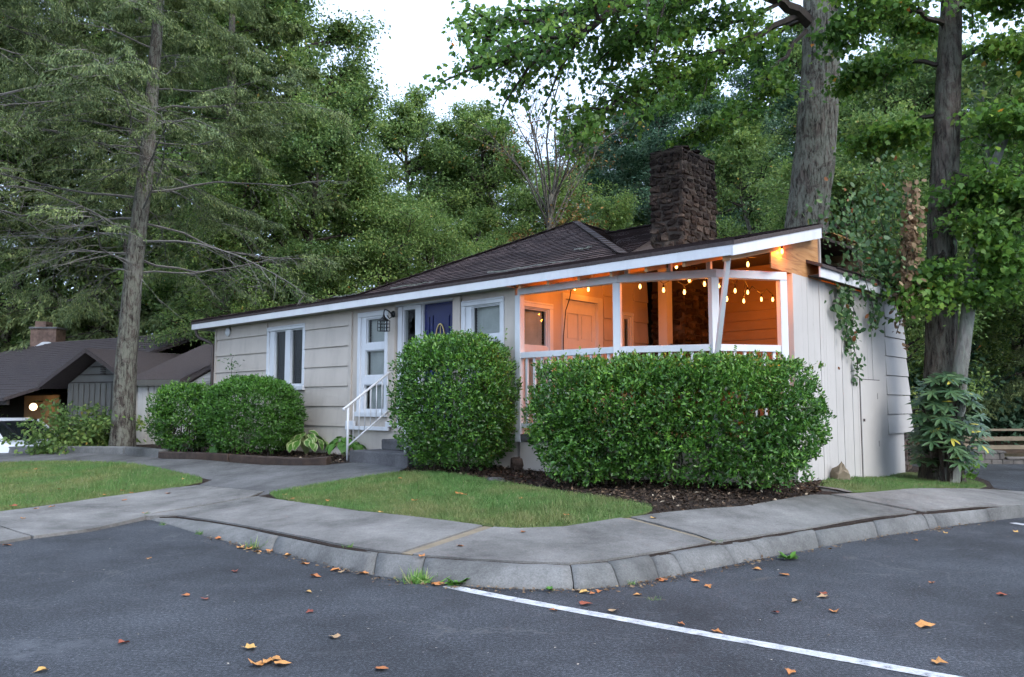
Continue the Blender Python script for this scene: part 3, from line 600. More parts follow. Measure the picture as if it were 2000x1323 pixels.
# porch side wall with window, six panel door, narrow window
sw = link('porch_wall', None, house); mb = MB(ST); SW1 = (.06, .80, 1.30, 2.98); SD = (1.05, 2.0, 1.056, 3.12); SW2 = (2.60, 2.94, 1.9, 3.02)
mb.holes(.11, 3.4, -.14, 0, .9, 3.15, [(SW1[0] + .06, SW1[1] - .03, SW1[2] + .03, SW1[3] - .03), SD, (SW2[0] + .03, SW2[1] - .03, SW2[2] + .03, SW2[3] - .03)])
mb2 = MB(lambda p, q, h: (9.0 + h, p, q)); mb2.prism([(.0, 3.151), (3.4, 3.151), (3.4, zc(3.4) - .03), (.0, zc(0) - .01)], 0, .14); mb.V += mb2.V; nV = len(mb.V) - len(mb2.V); mb.F += [tuple(i + nV for i in f) for f in mb2.F]
mb.build('wall_panel', M['beige'], sw)
for k in range(-2, 6):
    z0, z1 = L0 - (k + 1) * STEP, L0 - k * STEP
    if z0 < 1.0: continue
    for a, b in ((2.10, 2.585), (2.955, 3.39)):
        if z1 < zc(a) - .05: MB(ST).hexa([(a, .001, z0 + .014), (b, .001, z0 + .014), (b, .03, z0 + .014), (a, .03, z0 + .014), (a, .001, z1), (b, .001, z1), (b, .01, z1), (a, .01, z1)]).build('siding_board', M['beige'], sw)
window(ST, *SW1, [(.17, .70, 2.32, 2.88), (.17, .70, 1.44, 2.14)], house, 'blind')
window(ST, *SW2, [(2.69, 2.86, 2.0, 2.93)], house, 'blind_dark', case=.06)
pd = link('porch_door', None, house); mb = MB(ST)
mb.box(SD[0] - .02, SD[0] + .06, -.1, .025, 1.056, 3.19); mb.box(SD[1] - .06, SD[1] + .06, -.1, .025, 1.056, 3.19); mb.box(SD[0] + .061, SD[1] - .061, -.1, .025, 3.10, 3.19); mb.build('frame', M['white'], pd)
a, b = SD[0] + .062, SD[1] - .062; pan = []
for (u, v) in ((.11, .46), (.54, .89)):
    for (c, e) in ((.08, .33), (.40, .62), (.69, .9)): pan.append((a + (b - a) * u, a + (b - a) * v, 1.07 + 2.02 * c, 1.07 + 2.02 * e))
mb = MB(ST); mb.holes(a, b, -.075, -.035, 1.065, 3.095, pan)
for q in pan: mb.box(q[0], q[1], -.075, -.055, q[2], q[3]); mb.box(q[0] + .03, q[1] - .03, -.0549, -.042, q[2] + .03, q[3] - .03)
mb.build('door_leaf', M['white'], pd)
mb = MB(ST); mb.tube([(b - .06, -.035, 2.05), (b - .06, .01, 2.05), (b - .06, .015, 2.05), (b - .06, .04, 2.05)], [.012, .012, .028, .02], 8); mb.build('door_knob', M['brass'], pd, True)
# porch back wall
bw = link('porch_wall', None, house); MB(BT).box(9.2, 12.5, -.12, 0, .9, 3.98).build('wall_panel', M['porch_glow_tan'], bw)
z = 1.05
while z < 3.85: MB(BT).hexa([(9.92, .001, z + .008), (12.49, .001, z + .008), (12.49, .022, z + .008), (9.92, .022, z + .008), (9.92, .001, z + .165), (12.49, .001, z + .165), (12.49, .006, z + .165), (9.92, .006, z + .165)]).build('siding_board', M['porch_glow_tan'], bw); z += .168
# --- chimney: mortar core with single stones on the two faces in view
ch = link('chimney', None, house); CX0, CX1, CY0, CY1, CT = 9.22, 9.90, 3.40, 4.58, 5.93
MB().box(CX0 + .02, CX1 - .022, CY0 + .022, CY1 - .02, .9, CT - .01).build('mortar_core', M['mortar'], ch)
def stone_mesh(seed):
    r_ = random.Random(seed); bm = bmesh.new(); bmesh.ops.create_cube(bm, size=2); bmesh.ops.subdivide_edges(bm, edges=bm.edges[:], cuts=1, use_grid_fill=True)
    for v in bm.verts:
        p = v.co; L = (abs(p.x) ** 4 + abs(p.y) ** 4 + abs(p.z) ** 4) ** .25; v.co = p / L * Vector((1 + r_.uniform(-.28, .14), 1 + r_.uniform(-.3, .25), 1 + r_.uniform(-.28, .14)))
    me = bpy.data.meshes.new('stone'); bm.to_mesh(me); bm.free(); me.materials.append(M['stone']); return me
SM = [stone_mesh(k) for k in range(8)]
def stones(parent, face, a0, a1, z0, z1, at_, hr=(.09, .15), wr=(.10, .27), dep=.045, seed=1):
    r_ = random.Random(seed); z = z0
    while z < z1 - .04:
        h = min(r_.uniform(*hr), z1 - z); a = a0 - r_.uniform(0, .06)
        while a < a1 - .03:
            w = r_.uniform(*wr); b = min(a + w, a1 + .01); aa = max(a, a0 - .01)
            if b - aa < .07: a = b; continue
            hh = h * r_.uniform(.78, 1.2); c = ((aa + b) / 2, z + h / 2 + r_.uniform(-.02, .02)); pr = at_ + r_.uniform(-.012, .012)
            if face == 'y': loc, sc, rot = (c[0], pr, c[1]), ((b - aa) / 2 * .93, dep, hh / 2 * .95), (0, r_.uniform(-.22, .22), 0)
            else: loc, sc, rot = (pr, c[0], c[1]), ((b - aa) / 2 * .93, dep, hh / 2 * .95), (r_.uniform(-.22, .22), 0, math.pi / 2)
            link('stone', r_.choice(SM), parent, loc, rot, sc); a = b
        z += h
for za, zb in ((2.3, 3.45), (3.8, CT - .05)): stones(ch, 'y', CX0, CX1, za, zb, CY0 + .03, seed=int(za)); stones(ch, 'x', CY0 + .02, CY1, za, zb, CX1 - .03, seed=4, wr=(.10, .27))
for k in range(6): link('stone', SM[k], ch, (CX0 + .12 + .23 * (k % 3), CY0 + .15 + .33 * (k // 3), CT), (.05, .04, k), (.13, .15, .03))
hearth = link('hearth', None, house); MB().box(9.3, 9.95, 2.85, 3.38, 1.03, 2.40).build('mortar_core', M['mortar'], hearth); stones(hearth, 'y', 9.28, 9.97, 1.9, 2.44, 2.87, seed=8); stones(hearth, 'x', 2.85, 3.36, 1.9, 2.44, 9.93, seed=9)
# --- right wall of upright boards, hatch, lapped siding and stone footing beyond
rw = link('right_wall', None, house); MB(RT).box(1.545, 4.925, -.12, -.022, .15, 3.155).build('wall_panel', M['beige_boards'], rw)
y = 1.54
while y < 4.30:
    w = rh.choice((.10, .12, .16, .20, .24)); e = min(y + w, 4.36); pr = rh.uniform(-.004, .006); zb = .15
    MB(RT).box(y + .003, e - .003, -.021, pr, zb, 3.165 + rh.uniform(-.003, 0)).build('board', M['beige_boards'], rw); y = e
    if e >= 4.36: break
MB(RT).box(4.363, 4.93, -.021, .008, .12, 3.16).build('board', M['beige_boards'], rw)
ht = link('hatch', None, house); MB(RT).box(3.764, 4.616, .0083, .0112, .30, 1.836).build('hatch_shade', M['brown_metal'], ht); MB(RT).box(3.776, 4.604, .0115, .026, .30, 1.822).build('hatch_leaf', M['beige_boards'], ht, bevel=.003)  # dark plate behind the leaf paints a shadow gap round it
for z in (.85, 1.58): MB(RT).box(4.44, 4.47, .0265, .033, z - .045, z + .045).build('hinge', M['soffit'], ht)
MB(RT).box(3.82, 3.85, .0265, .047, 1.2, 1.24).build('latch', M['brown_metal'], ht)
ls = link('lapped_wall', None, house); MB(RT).box(4.935, 5.8, -.15, -.03, .1, 3.15).build('wall_panel', M['beige_boards'], ls)
z = 3.16
for k in range(7):
    z1, z0 = z, z - .312; e1, e0 = 5.84 + (3.16 - z1) * .16, 5.84 + (3.16 - z0) * .16; s0 = 4.937
    MB(RT).hexa([(s0, -.029, z0 + .012), (e0, -.06, z0 + .012), (e0, .012, z0 + .012), (s0, .024, z0 + .012), (s0, -.029, z1), (e1, -.06, z1), (e1, -.004, z1), (s0, .005, z1)]).build('siding_board', M['beige_boards'], ls); z = z0
ftg = link('footing', None, house); MB(RT).box(4.94, 6.3, -.3, -.1, 0, .95).build('mortar_core', M['mortar'], ftg); stones(ftg, 'x', 4.95, 6.3, .12, .95, 12.50, seed=14)
# downspout, round vent
mb = MB(); mb.tube([(-.46, -.27, 3.14), (-.46, -.26, 3.03), (-.40, -.22, 2.95), (-.12, -.09, 2.83), (-.06, -.065, 2.76), (-.06, -.06, .5)], .034, 8); mb.build('downspout', M['brown_metal'], house, True)
mb = MB(lambda a, b, c: (.58 + a, -.034 - c, 3.03 + b)); mb.lathe((0, 0, 0), [(.10, 0), (.10, .02), (.085, .035), (.02, .04)], 20); mb.build('round_vent', M['white'], house, True)
# --- front steps and handrails
stp = thing('front_steps', 'two worn concrete steps up to the blue door', 'steps', (OX, OY, -.1), HROT)
MB().box(6.40, 7.85, -.95, -.03, .3, .73).build('step', M['step'], stp, bevel=.02); MB().box(6.66, 7.84, -.52, -.031, .7305, .90).build('step', M['step'], stp, bevel=.02)
def handrail(x, label):
    o = thing('handrail', label, 'handrail', (OX, OY, -.1), HROT)
    y0 = -.84; z = lambda y, a, b: a + (b - a) * (y - y0) / (-.02 - y0)
    mb = MB(); mb.tube([(x, y0, .5), (x, y0, 1.40)], .019, 8); mb.build('post', M['white'], o, True)
    MB().tube([(x, y0 - .075, 1.345), (x, y0 - .085, 1.385), (x, y0 - .03, 1.41), (x, -.02, 1.99)], .02, 8).build('top_rail', M['white'], o, True)
    MB().tube([(x, y0, .78), (x, -.02, 1.35)], .014, 8).build('bottom_rail', M['white'], o, True)
    for k in range(7): y = y0 + .115 * (k + 1) - .01; MB().tube([(x, y, z(y, .78, 1.35)), (x, y, z(y, 1.43, 1.99))], .0085, 6).build('baluster', M['white'], o, True)
handrail(6.20, 'white metal handrail on the open side of the front steps'); handrail(7.66, 'white metal handrail half hidden by the tall clipped bush')
# --- wall lantern
lan = thing('wall_lantern', 'black iron lantern hung beside the blue front door', 'lantern', (OX, OY, -.1), HROT); lx, ly, lz = 6.30, -.22, 2.86
mb = MB(); mb.tube([(lx, -.02, 2.98), (lx, -.04, 2.98)], [.06, .05], 12); mb.tube([(lx, -.04, 2.97), (lx, -.12, 3.03), (lx, -.2, 3.05), (lx, ly, 3.0), (lx, ly, 2.95)], .011, 6); mb.tube([(lx, -.04, 2.94), (lx, -.1, 2.9), (lx, -.15, 2.95)], .008, 6); mb.build('bracket', M['black_iron'], lan, True)
mb = MB(); mb.lathe((lx, ly, 2.86), [(.085, 0), (.06, .03), (.025, .06), (.012, .10)], 8); mb.build('cap', M['black_iron'], lan)
mb = MB(); b_ = .072
for sx in (-b_, 0, b_):
    for sy in (-b_, 0, b_):
        if sx or sy: mb.bar((lx + sx, ly + sy, 2.675), (lx + sx, ly + sy, 2.86), .009)
for zz in (2.68, 2.74, 2.80, 2.855):
    for s_ in (-b_, b_): mb.bar((lx - b_, ly + s_, zz), (lx + b_, ly + s_, zz), .009); mb.bar((lx + s_, ly - b_, zz), (lx + s_, ly + b_, zz), .009)
mb.build('cage', M['black_iron'], lan); mb = MB(); mb.lathe((lx, ly, 2.69), [(.05, 0), (.055, .08), (.05, .16)], 10); mb.build('glass_body', M['glass'], lan, True)
for k, (nm, c) in enumerate((('red_sticker', (.55, .08, .04)), ('blue_sticker', (.02, .2, .42)), ('yellow_sticker', (.5, .5, .08)))):
    MB(FT).box(6.02 - .0 * k, 6.068, -.0355, -.034, 2.73 - .085 * k - .035, 2.73 - .085 * k + .03).build('sticker', m_simple(nm, c), house)
# --- string lights
t = NT('warm_bulb'); em = t.add('ShaderNodeEmission'); em.inputs[0].default_value = (1, .50, .13, 1); em.inputs[1].default_value = 1.7; tp_ = t.add('ShaderNodeBsdfTransparent'); as_ = t.add('ShaderNodeAddShader'); t.l.new(em.outputs[0], as_.inputs[0]); t.l.new(tp_.outputs[0], as_.inputs[1]); t.l.new(as_.outputs[0], t.out.inputs[0]); M['bulb'] = t.m
mb = MB(); mb.lathe((0, 0, 0), [(.004, -.088), (.016, -.08), (.0235, -.06), (.0245, -.045), (.019, -.022), (.0135, -.006), (.0135, 0)], 10); BULB = mb.mesh('bulb', M['bulb'], True)
mb = MB(); mb.lathe((0, 0, 0), [(.016, -.002), (.018, .002), (.018, .045), (.009, .055)], 8); SOCK = mb.mesh('socket', M['wire'], True)
strings = [('string of warm bulbs sagging along the porch front', [(9.61, .6, 3.16), (9.75, .6, 3.14), (9.91, .6, 3.16), (10.0, .6, 3.10), (10.35, .1, 3.21)]),
           ('string of warm bulbs crossing the middle of the porch', [(9.35, 1.5, 3.33), (10.62, 1.0, 3.12), (11.01, 1.0, 3.03), (11.34, 1.0, 2.97), (11.72, 1.0, 2.90), (11.97, 1.0, 2.82)]),
           ('string of warm bulbs hung in the far porch corner', [(11.42, 1.0, 3.13), (11.65, 1.0, 3.05), (11.59, 1.5, 3.09), (11.57, 2.0, 3.07), (11.26, 3.0, 3.18), (11.19, 3.0, 3.05), (11.24, 3.5, 3.12), (11.43, 3.5, 3.10)]),
           ('string of warm bulbs climbing under the sloping roof edge', [(10.61, 2.0, 3.54), (11.22, 1.0, 3.34), (12.28, 1.0, 3.24), (12.66, 1.18, 3.385)])]
BULB_W = 2.3
for si, (lb, pts) in enumerate(strings):
    o = thing('string_light', lb, 'string light', (OX, OY, -.1), HROT); wire = []
    for i, p in enumerate(pts):
        b = link('bulb', BULB, o, (p[0], p[1], p[2] + .045), None, (.74, .74, .8)); link('socket', SOCK, b)
        top = Vector((p[0], p[1], p[2] + .10)); wire.append(top)
        if i + 1 < len(pts):
            q = Vector(pts[i + 1]) + Vector((0, 0, .10)); hook = (top + q) / 2; L = (q - top).length; hook.z = min(zc(hook.y) - .12, max(top.z, q.z) + .05 + .1 * L)
            wire += [top.lerp(hook, .5) - Vector((0, 0, .015)), hook, hook.lerp(q, .5) - Vector((0, 0, .015))]
        ld = bpy.data.lights.new('bulb_light', 'POINT'); ld.energy = BULB_W * (.65, .95, 1.35, 2.4)[si]; ld.color = (1, .25, .018); ld.shadow_soft_size = .018
        lo = bpy.data.objects.new('bulb_light', ld); COL.objects.link(lo); lo.parent = o; lo.location = (p[0], p[1], p[2])
    MB().tube(wire, .006, 5).build('wire', M['wire'], o)
o = thing('power_cord', 'black cord hanging down beside the white porch door', 'cord', (OX, OY, -.1), HROT)
MB().tube([(9.7, .62, 3.3), (9.45, .85, 3.05), (9.25, 1.0, 2.9), (9.20, 1.0, 2.5), (9.19, 1.0, 2.0), (9.2, .99, 1.5), (9.2, 1.0, 1.04)], .008, 5).build('cord', M['wire'], o)
# ------------------------------------------------------------------ neighbour house, car, fence, garden wall
def at_local(o, p): return Vector(p) - o.location
nb = thing('neighbour_house', 'low house with brown hipped roof and dark gable beyond the driveway', 'house', (0, 0, -.62))
ND = Vector((0, 0, .62))
def NP(px, py, Y): return at(px, py, Y) + ND
M['dark_siding'] = m_simple('grey_green_siding', (.12, .118, .105), .8, .12, 3)
M['pale_siding'] = m_simple('pale_board_siding', (.56, .53, .49), .7, .1, 2, grime=.25)
M['brick'] = m_simple('sooty_brick', (.20, .13, .10), .9, .5, 5, bump=.4, grime=.4)
M['dark_wood'] = m_simple('dark_carport_wood', (.03, .022, .018), .8, .3, 4)
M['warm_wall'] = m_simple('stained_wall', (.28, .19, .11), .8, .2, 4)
RL, RR_ = NP(70, 671, 28), NP(420, 648, 23.2); RR_.z = RL.z
exn = (RR_ - RL); exn.z = 0; exn.normalize(); fn = Vector((exn.y, -exn.x, 0))
if fn.y > 0: fn = -fn
def thick(mb, pts, t=.09):
    n = len(pts); i = mb.v([tuple(p) for p in pts] + [(p[0], p[1], p[2] - t) for p in pts]); mb.F += [tuple(range(i, i + n)), tuple(range(i + n, i + 2 * n))[::-1]] + [(i + k, i + n + k, i + n + (k + 1) % n, i + (k + 1) % n) for k in range(n)]
drop = 1.95; run = 4.3; e0 = RL + fn * run - exn * 4.6 - Vector((0, 0, drop)); e1 = RR_ + fn * run - Vector((0, 0, drop)); bk0 = RL - fn * run - exn * 4.6 - Vector((0, 0, drop)); bk1 = RR_ - fn * run - Vector((0, 0, drop))
rf = link('roof', None, nb); mb = MB(); ec = e0.lerp(e1, .80); thick(mb, [e0, ec, RR_, RL]); thick(mb, [bk0, e0, RL]); thick(mb, [bk1, bk0, RL, RR_]); mb.build('roof_deck', M['roof_far'], rf)
n = 26
for k in range(1, n):                            # shingle courses
    t_ = k / n; a = e0.lerp(RL, t_); b = ec.lerp(RR_, t_); nn_ = Vector((0, 0, 1)) * .9 + fn * .4; MB().bar(a + nn_ * .002, b + nn_ * .002, .05, .012).build('shingle_course', M['roof_far'], rf)
q = [e0 + exn * .5 - fn * .5, e1 - fn * .5]; mb = MB(); mb.bar(q[0] - fn * 3 - Vector((0, 0, .9)), q[1] - fn * 3 - Vector((0, 0, .9)), .12, 2.2); mb.build('wall', M['dark_wood'], nb)
mb = MB(); mb.bar(e0 - Vector((0, 0, .12)) - fn * .12, ec - Vector((0, 0, .12)) - fn * .12, .06, .14); mb.build('fascia', M['dark_wood'], nb)
for k in range(4): p_ = e0.lerp(e1, .08 + k * .12) - fn * .3; MB().bar((p_.x, p_.y, 0), (p_.x, p_.y, p_.z - .1), .1).build('carport_post', M['dark_wood'], nb)
# lit strip of wall with its lamp
w0, w1 = NP(50, 780, 25.2), NP(118, 778, 24.6); mb = MB(); mb.bar(w0.lerp(w1, .5) * 1.0 - Vector((0, 0, .75)) - (w1 - w0) * .5, w0.lerp(w1, .5) - Vector((0, 0, .75)) + (w1 - w0) * .5, .06, 1.7); mb.build('porch_panel', M['warm_wall'], nb)
# cross gable
GA, GL, GR = NP(167, 680, 20.3), NP(75, 750, 21.1), NP(262, 748, 19.6); GL.z = GR.z = (GL.z + GR.z) / 2
bk = -fn * 3.4; gb = link('gable_roof', None, nb); mb = MB(); thick(mb, [GA, GL, GL + bk, GA + bk], .12); thick(mb, [GA, GA + bk, GR + bk, GR], .12); mb.build('gable_deck', M['roof_far'], gb)
inn = -fn * .45; mb = MB(); a, b, c = GA + inn - Vector((0, 0, .18)), GL.lerp(GR, .14) + inn, GR.lerp(GL, .04) + inn
i = mb.v([a, b, (b.x, b.y, 0), (c.x, c.y, 0), c]); mb.F.append((i, i + 1, i + 2, i + 3, i + 4)); gw = mb.build('gable_wall', M['dark_siding'], nb)
for k in range(4):
    z = b.z + .04 + k * .2; f_ = (z - b.z) / (a.z - b.z)
    if f_ < .9: p0, p1 = b.lerp(a, f_), c.lerp(a, f_); p0.z = p1.z = z; MB().bar(p0 + fn * .012, p1 + fn * .012, .03, .022).build('lap_edge', M['dark_wood'], gw)
for k in range(1, 14): p_ = b.lerp(c, k / 14); MB().bar((p_.x + fn.x * .015, p_.y + fn.y * .015, 0), (p_.x + fn.x * .015, p_.y + fn.y * .015, p_.z), .035, .03, (0, 1, 0)).build('batten', M['dark_siding'], gw)
vc = b.lerp(c, .5).lerp(a, .5)
for k in range(5): p_ = vc + Vector((0, 0, .05 * k - .1)) + fn * .03; MB().bar(p_ - exn * .1, p_ + exn * .1, .03, .02).build('vent_slat', M['dark_wood'], gw)
# low pent roof over pale boards, right wing
PL, PR_ = NP(246, 742, 19.4), NP(352, 743, 18.9); PR_.z = PL.z; up = -fn * 2.2 + Vector((0, 0, 1.0)); mb = MB(); thick(mb, [PL, PR_, PR_ + up, PL + up], .1); mb.build('pent_roof', M['roof_far'], nb); mb = MB(); mb.bar(PL - Vector((0, 0, .08)), PR_ - Vector((0, 0, .08)), .03, .14); mb.build('fascia', M['dark_siding'], nb)
a, b = NP(259, 753, 19.6), NP(425, 753, 18.6); pw = link('pale_wall', None, nb); L = (b - a); L.z = 0; n = 15
for k in range(n):
    p0 = a + L * (k / n + .004); p1 = a + L * ((k + 1) / n - .006); top = PL.z - .02; o_ = fn * random.Random(k).uniform(0, .02)
    MB().hexa([(p0 + o_).to_tuple()[:2] + (0,), (p1 + o_).to_tuple()[:2] + (0,), (p1 - fn * .06).to_tuple()[:2] + (0,), (p0 - fn * .06).to_tuple()[:2] + (0,), (p0 + o_).to_tuple()[:2] + (top,), (p1 + o_).to_tuple()[:2] + (top,), (p1 - fn * .06).to_tuple()[:2] + (top,), (p0 - fn * .06).to_tuple()[:2] + (top,)]).build('board', M['pale_siding'], pw)
mb = MB(); a2 = a - fn * .07; b2 = b - fn * .07; mb.poly([(a2.x, a2.y, 0), (b2.x, b2.y, 0), (b2.x, b2.y, PL.z), (a2.x, a2.y, PL.z)]); mb.build('backing', M['dark_siding'], pw)
r0, r1 = NP(351, 748, 18.75), NP(450, 690, 18.4); mb = MB(); thick(mb, [r0, r1, r1 - fn * 1.2, r0 - fn * 1.2], .1); mb.build('wing_roof', M['roof_far'], nb)
mb = MB(); s0, s1 = r0 - fn * .1, r1 - fn * .1; mb.poly([(s0.x, s0.y, PL.z - .05), (s1.x, s1.y, PL.z - .05), (s1.x, s1.y, s1.z - .1), (s0.x, s0.y, s0.z - .1)]); ww = mb.build('wing_wall', M['pale_siding'], nb)
for k in range(1, 6):
    f_ = k / 6; p0 = s0.lerp(s1, f_); p0.z -= .11; p1 = Vector((s1.x, s1.y, p0.z)); MB().bar(p0 + fn * .012, p1 + fn * .012, .025, .02).build('lap_edge', M['pale_siding'], ww)
# its brick chimney
cc = NP(88, 672, 27.6); cn = link('chimney', None, nb); MB().box(cc.x - .46, cc.x + .42, cc.y - .1, cc.y + .5, cc.z - .6, cc.z + .52).build('stack', M['brick'], cn); MB().box(cc.x - .5, cc.x + .46, cc.y - .14, cc.y + .54, cc.z + .521, cc.z + .58).build('cap', M['kerb'], cn); MB().box(cc.x - .38, cc.x + .0, cc.y, cc.y + .4, cc.z + .581, cc.z + .78).build('flue', M['brick'], cn)
mb = MB(); p = [cc + Vector((-.55, -.2, -.3)), cc + Vector((-.0, -.2, .04)), cc + Vector((.2, -.2, .04)), cc + Vector((.5, -.2, -.04)), cc + Vector((.2, -.2, -.1)), cc + Vector((-.0, -.2, -.06)), cc + Vector((-.55, -.2, -.42))]; i = mb.v(p + [(q.x, q.y + .08, q.z + .02) for q in p]); mb.F += [tuple(range(i, i + 7)), tuple(range(i + 7, i + 14))[::-1]] + [(i + k, i + 7 + k, i + 7 + (k + 1) % 7, i + (k + 1) % 7) for k in range(7)]; mb.build('flashing', M['white'], cn)
lamp = thing('porch_lamp', 'small lit globe lamp on the neighbouring house wall', 'lamp', at(65, 795, 24.4))
t = NT('lamp_globe'); em = t.add('ShaderNodeEmission'); em.inputs[0].default_value = (1, .72, .42, 1); em.inputs[1].default_value = 2.5; t.l.new(em.outputs[0], t.out.inputs[0])
MB().lathe((0, 0, 0), [(.02, -.11), (.08, -.08), (.11, 0), (.08, .08), (.02, .11)], 12).build('globe', t.m, lamp, True); MB().lathe((0, 0, .11), [(.05, 0), (.05, .05), (.02, .07)], 8).build('cap', M['black_iron'], lamp)
MB().bar((0, .02, .16), (0, .55, .16), .03).build('arm', M['black_iron'], lamp)
ld = bpy.data.lights.new('globe_light', 'POINT'); ld.energy = 5; ld.color = (1, .62, .3); ld.shadow_soft_size = .11; lo = bpy.data.objects.new('globe_light', ld); COL.objects.link(lo); lo.parent = lamp; lo.location = (0, -.14, 0)
# --- parked car
M['car_paint'] = m_simple('white_car_paint', (.72, .74, .77), .2, .03, 2, .6); M['car_glass'] = m_simple('car_glass', (.012, .016, .018), .05, .1, 2, .8); M['tyre'] = m_simple('tyre_rubber', (.012, .012, .012), .8); M['rim'] = m_simple('alloy_rim', (.5, .5, .52), .3, metal=.8); M['amber'] = m_simple('amber_lens', (.5, .12, .03), .2); M['headlamp'] = m_simple('headlamp_lens', (.6, .63, .66), .08)
cp = at(8, 870, 21.0); car = thing('parked_car', 'white sedan parked behind the driveway kerb, nose towards the shrub', 'car', (cp.x, cp.y, -.45), R(-28))
prof = [(-2.2, .35), (-2.25, .62), (-2.2, .86), (-1.75, .93), (-1.1, .97), (.75, .95), (1.5, .86), (2.05, .76), (2.25, .62), (2.28, .42), (2.2, .28), (-2.1, .28)]
def loft(mb, prof, ws):                          # body sections across the width with a slight tumblehome
    n = len(prof); rows = []
    for yy, s_, dz in ws: rows.append(mb.v([(x * s_, yy, z + dz * (z > .7)) for x, z in prof]))
    for a, b in zip(rows, rows[1:]):
        for k in range(n): mb.F.append((a + k, a + (k + 1) % n, b + (k + 1) % n, b + k))
    mb.F.append(tuple(range(rows[0], rows[0] + n))[::-1]); mb.F.append(tuple(range(rows[-1], rows[-1] + n))); return mb
loft(MB(), prof, [(-.86, .96, -.06), (-.80, .995, -.01), (-.5, 1.0, .01), (.5, 1.0, .01), (.80, .995, -.01), (.86, .96, -.06)]).build('body', M['car_paint'], car, True)
cab = [(-1.65, .93), (-1.05, 1.38), (-.6, 1.43), (.15, 1.43), (.45, 1.37), (1.25, .92)]
mb = MB(); loft(mb, cab, [(-.74, 1.0, -.02), (-.60, .93, 0), (.60, .93, 0), (.74, 1.0, -.02)]).build('cabin_glass', M['car_glass'], car)
mb = MB(); mb.hexa([(-1.0, -.58, 1.385), (.38, -.58, 1.385), (.38, .58, 1.385), (-1.0, .58, 1.385), (-.75, -.54, 1.455), (.2, -.54, 1.455), (.2, .54, 1.455), (-.75, .54, 1.455)]); mb.build('roof', M['car_paint'], car, bevel=.03)
for s_ in (-1, 1):
    mb = MB()
    for (a, b) in (((-1.62, .94), (-1.02, 1.40)), ((1.22, .93), (.40, 1.40)), ((-.25, .95), (-.25, 1.42))): mb.bar((a[0], s_ * .745, a[1]), (b[0], s_ * .62, b[1]), .06, .05)
    mb.build('pillar', M['car_paint'], car)
    for x in (-1.35, 1.40):
        w = link('wheel', None, car, (x, s_ * .76, .31)); mbw = MB(lambda a, b, c: (a, c, b)); mbw.lathe((0, 0, 0), [(.2, -.1), (.29, -.1), (.31, -.06), (.31, .06), (.29, .1), (.2, .1)], 20); mbw.build('tyre', M['tyre'], w, True)
        mbw = MB(lambda a, b, c: (a, c, b)); mbw.lathe((0, 0, 0), [(.05, -.105), (.19, -.1), (.2, 0), (.19, .1), (.05, .105)], 14); mbw.build('rim', M['rim'], w)
    MB().box(2.0, 2.26, s_ * .80 - .09 if s_ > 0 else -.84, s_ * .80 + .04 if s_ > 0 else -.71, .60, .70).build('indicator', M['amber'], car, bevel=.015); MB().box(2.06, 2.27, s_ * .55 - .14, s_ * .55 + .14, .58, .72).build('headlight', M['headlamp'], car, bevel=.02)
    MB().box(.75, .98, s_ * .86 - .06, s_ * .86 + .06, .95, 1.08).build('mirror', M['car_paint'], car, bevel=.03)
# --- split rail fence and garden wall beyond the right lot
fen = thing('rail_fence', 'three rail weathered wooden fence above the garden wall', 'fence'); fy = 19.1
x0 = at(1884, 850, fy).x
for k in range(4): MB().box(x0 + k * 2.4 - .06, x0 + k * 2.4 + .06, fy - .06, fy + .06, -.1, .74).build('post', M['rail_wood'], fen)
for z in (.35, .55, .755):
    for k in range(3): MB().bar((x0 + k * 2.4 - .05, fy - .075, z), (x0 + (k + 1) * 2.4 + .0, fy - .075, z + .01), .05, .095 if z < .7 else .05).build('rail', M['rail_wood'], fen)
gwl = thing('garden_wall', 'low grey block retaining wall below the rail fence', 'wall'); gy_ = 18.55; xa = at(1862, 890, gy_).x; xs_ = at(1962, 890, gy_).x; rg = random.Random(7)
M['block'] = m_concrete('wall_block', (.16, .145, .13), .2)
for row, (z0, z1, xe) in enumerate(((-.05, .095, xa + 6), (.1, .24, xs_))):
    x = xa - .15 * row
    while x < xe - .05: w = rg.uniform(.24, .34); MB().box(x + .004, min(x + w, xe) - .004, gy_ - rg.uniform(0, .015), gy_ + .25, z0, z1).build('block', M['block'], gwl, bevel=.012); x += w
x = xa - .1
while x < xs_: MB().box(x, min(x + .55, xs_ + .03) - .006, gy_ - .03, gy_ + .27, .243, .295).build('cap_stone', M['block'], gwl, bevel=.01); x += .55
x = xs_ + .04
while x < xa + 6: MB().box(x, x + .544, gy_ - .03, gy_ + .27, .098, .15).build('cap_stone', M['block'], gwl, bevel=.01); x += .55
# --- loose things in the bed
def rock(name, label, cat, p, sc, rz, mat=None):
    o = link(name, random.Random(int(p.x * 100)).choice(SM).copy(), None, (p.x, p.y, p.z + sc[2] * .4), (0, .1, rz), sc); o.data.materials[0] = mat or M['stone']; return tag(o, label, cat)
rock('stone', 'dark rock lying behind the long hedge end near the porch post', 'stone', gp(1013, 915), (.16, .1, .12), .6); rock('stone', 'flat pale stone in the mulch beside the lawn', 'stone', gp(970, 940), (.14, .07, .035), .2, M['kerb']); rock('stone', 'flat tan stone at the sidewalk edge near the hedge', 'stone', gp(1628, 958), (.2, .11, .025), -.2, M['block'])
lg = gp(1642, 938); mb = MB(); rl = random.Random(8)
prof = [(.12, -.05), (.13, .05), (.11, .14), (.07, .19), (.03, .24)]; i0 = 0; n = 9
for r_, z in prof: mb.v([(r_ * math.cos(2 * math.pi * j / n) * (1.1 if j % 2 else .8), r_ * math.sin(2 * math.pi * j / n) * (1.1 if j % 2 else .8), z + (rl.uniform(-.03, .03) if z > .1 else 0)) for j in range(n)])
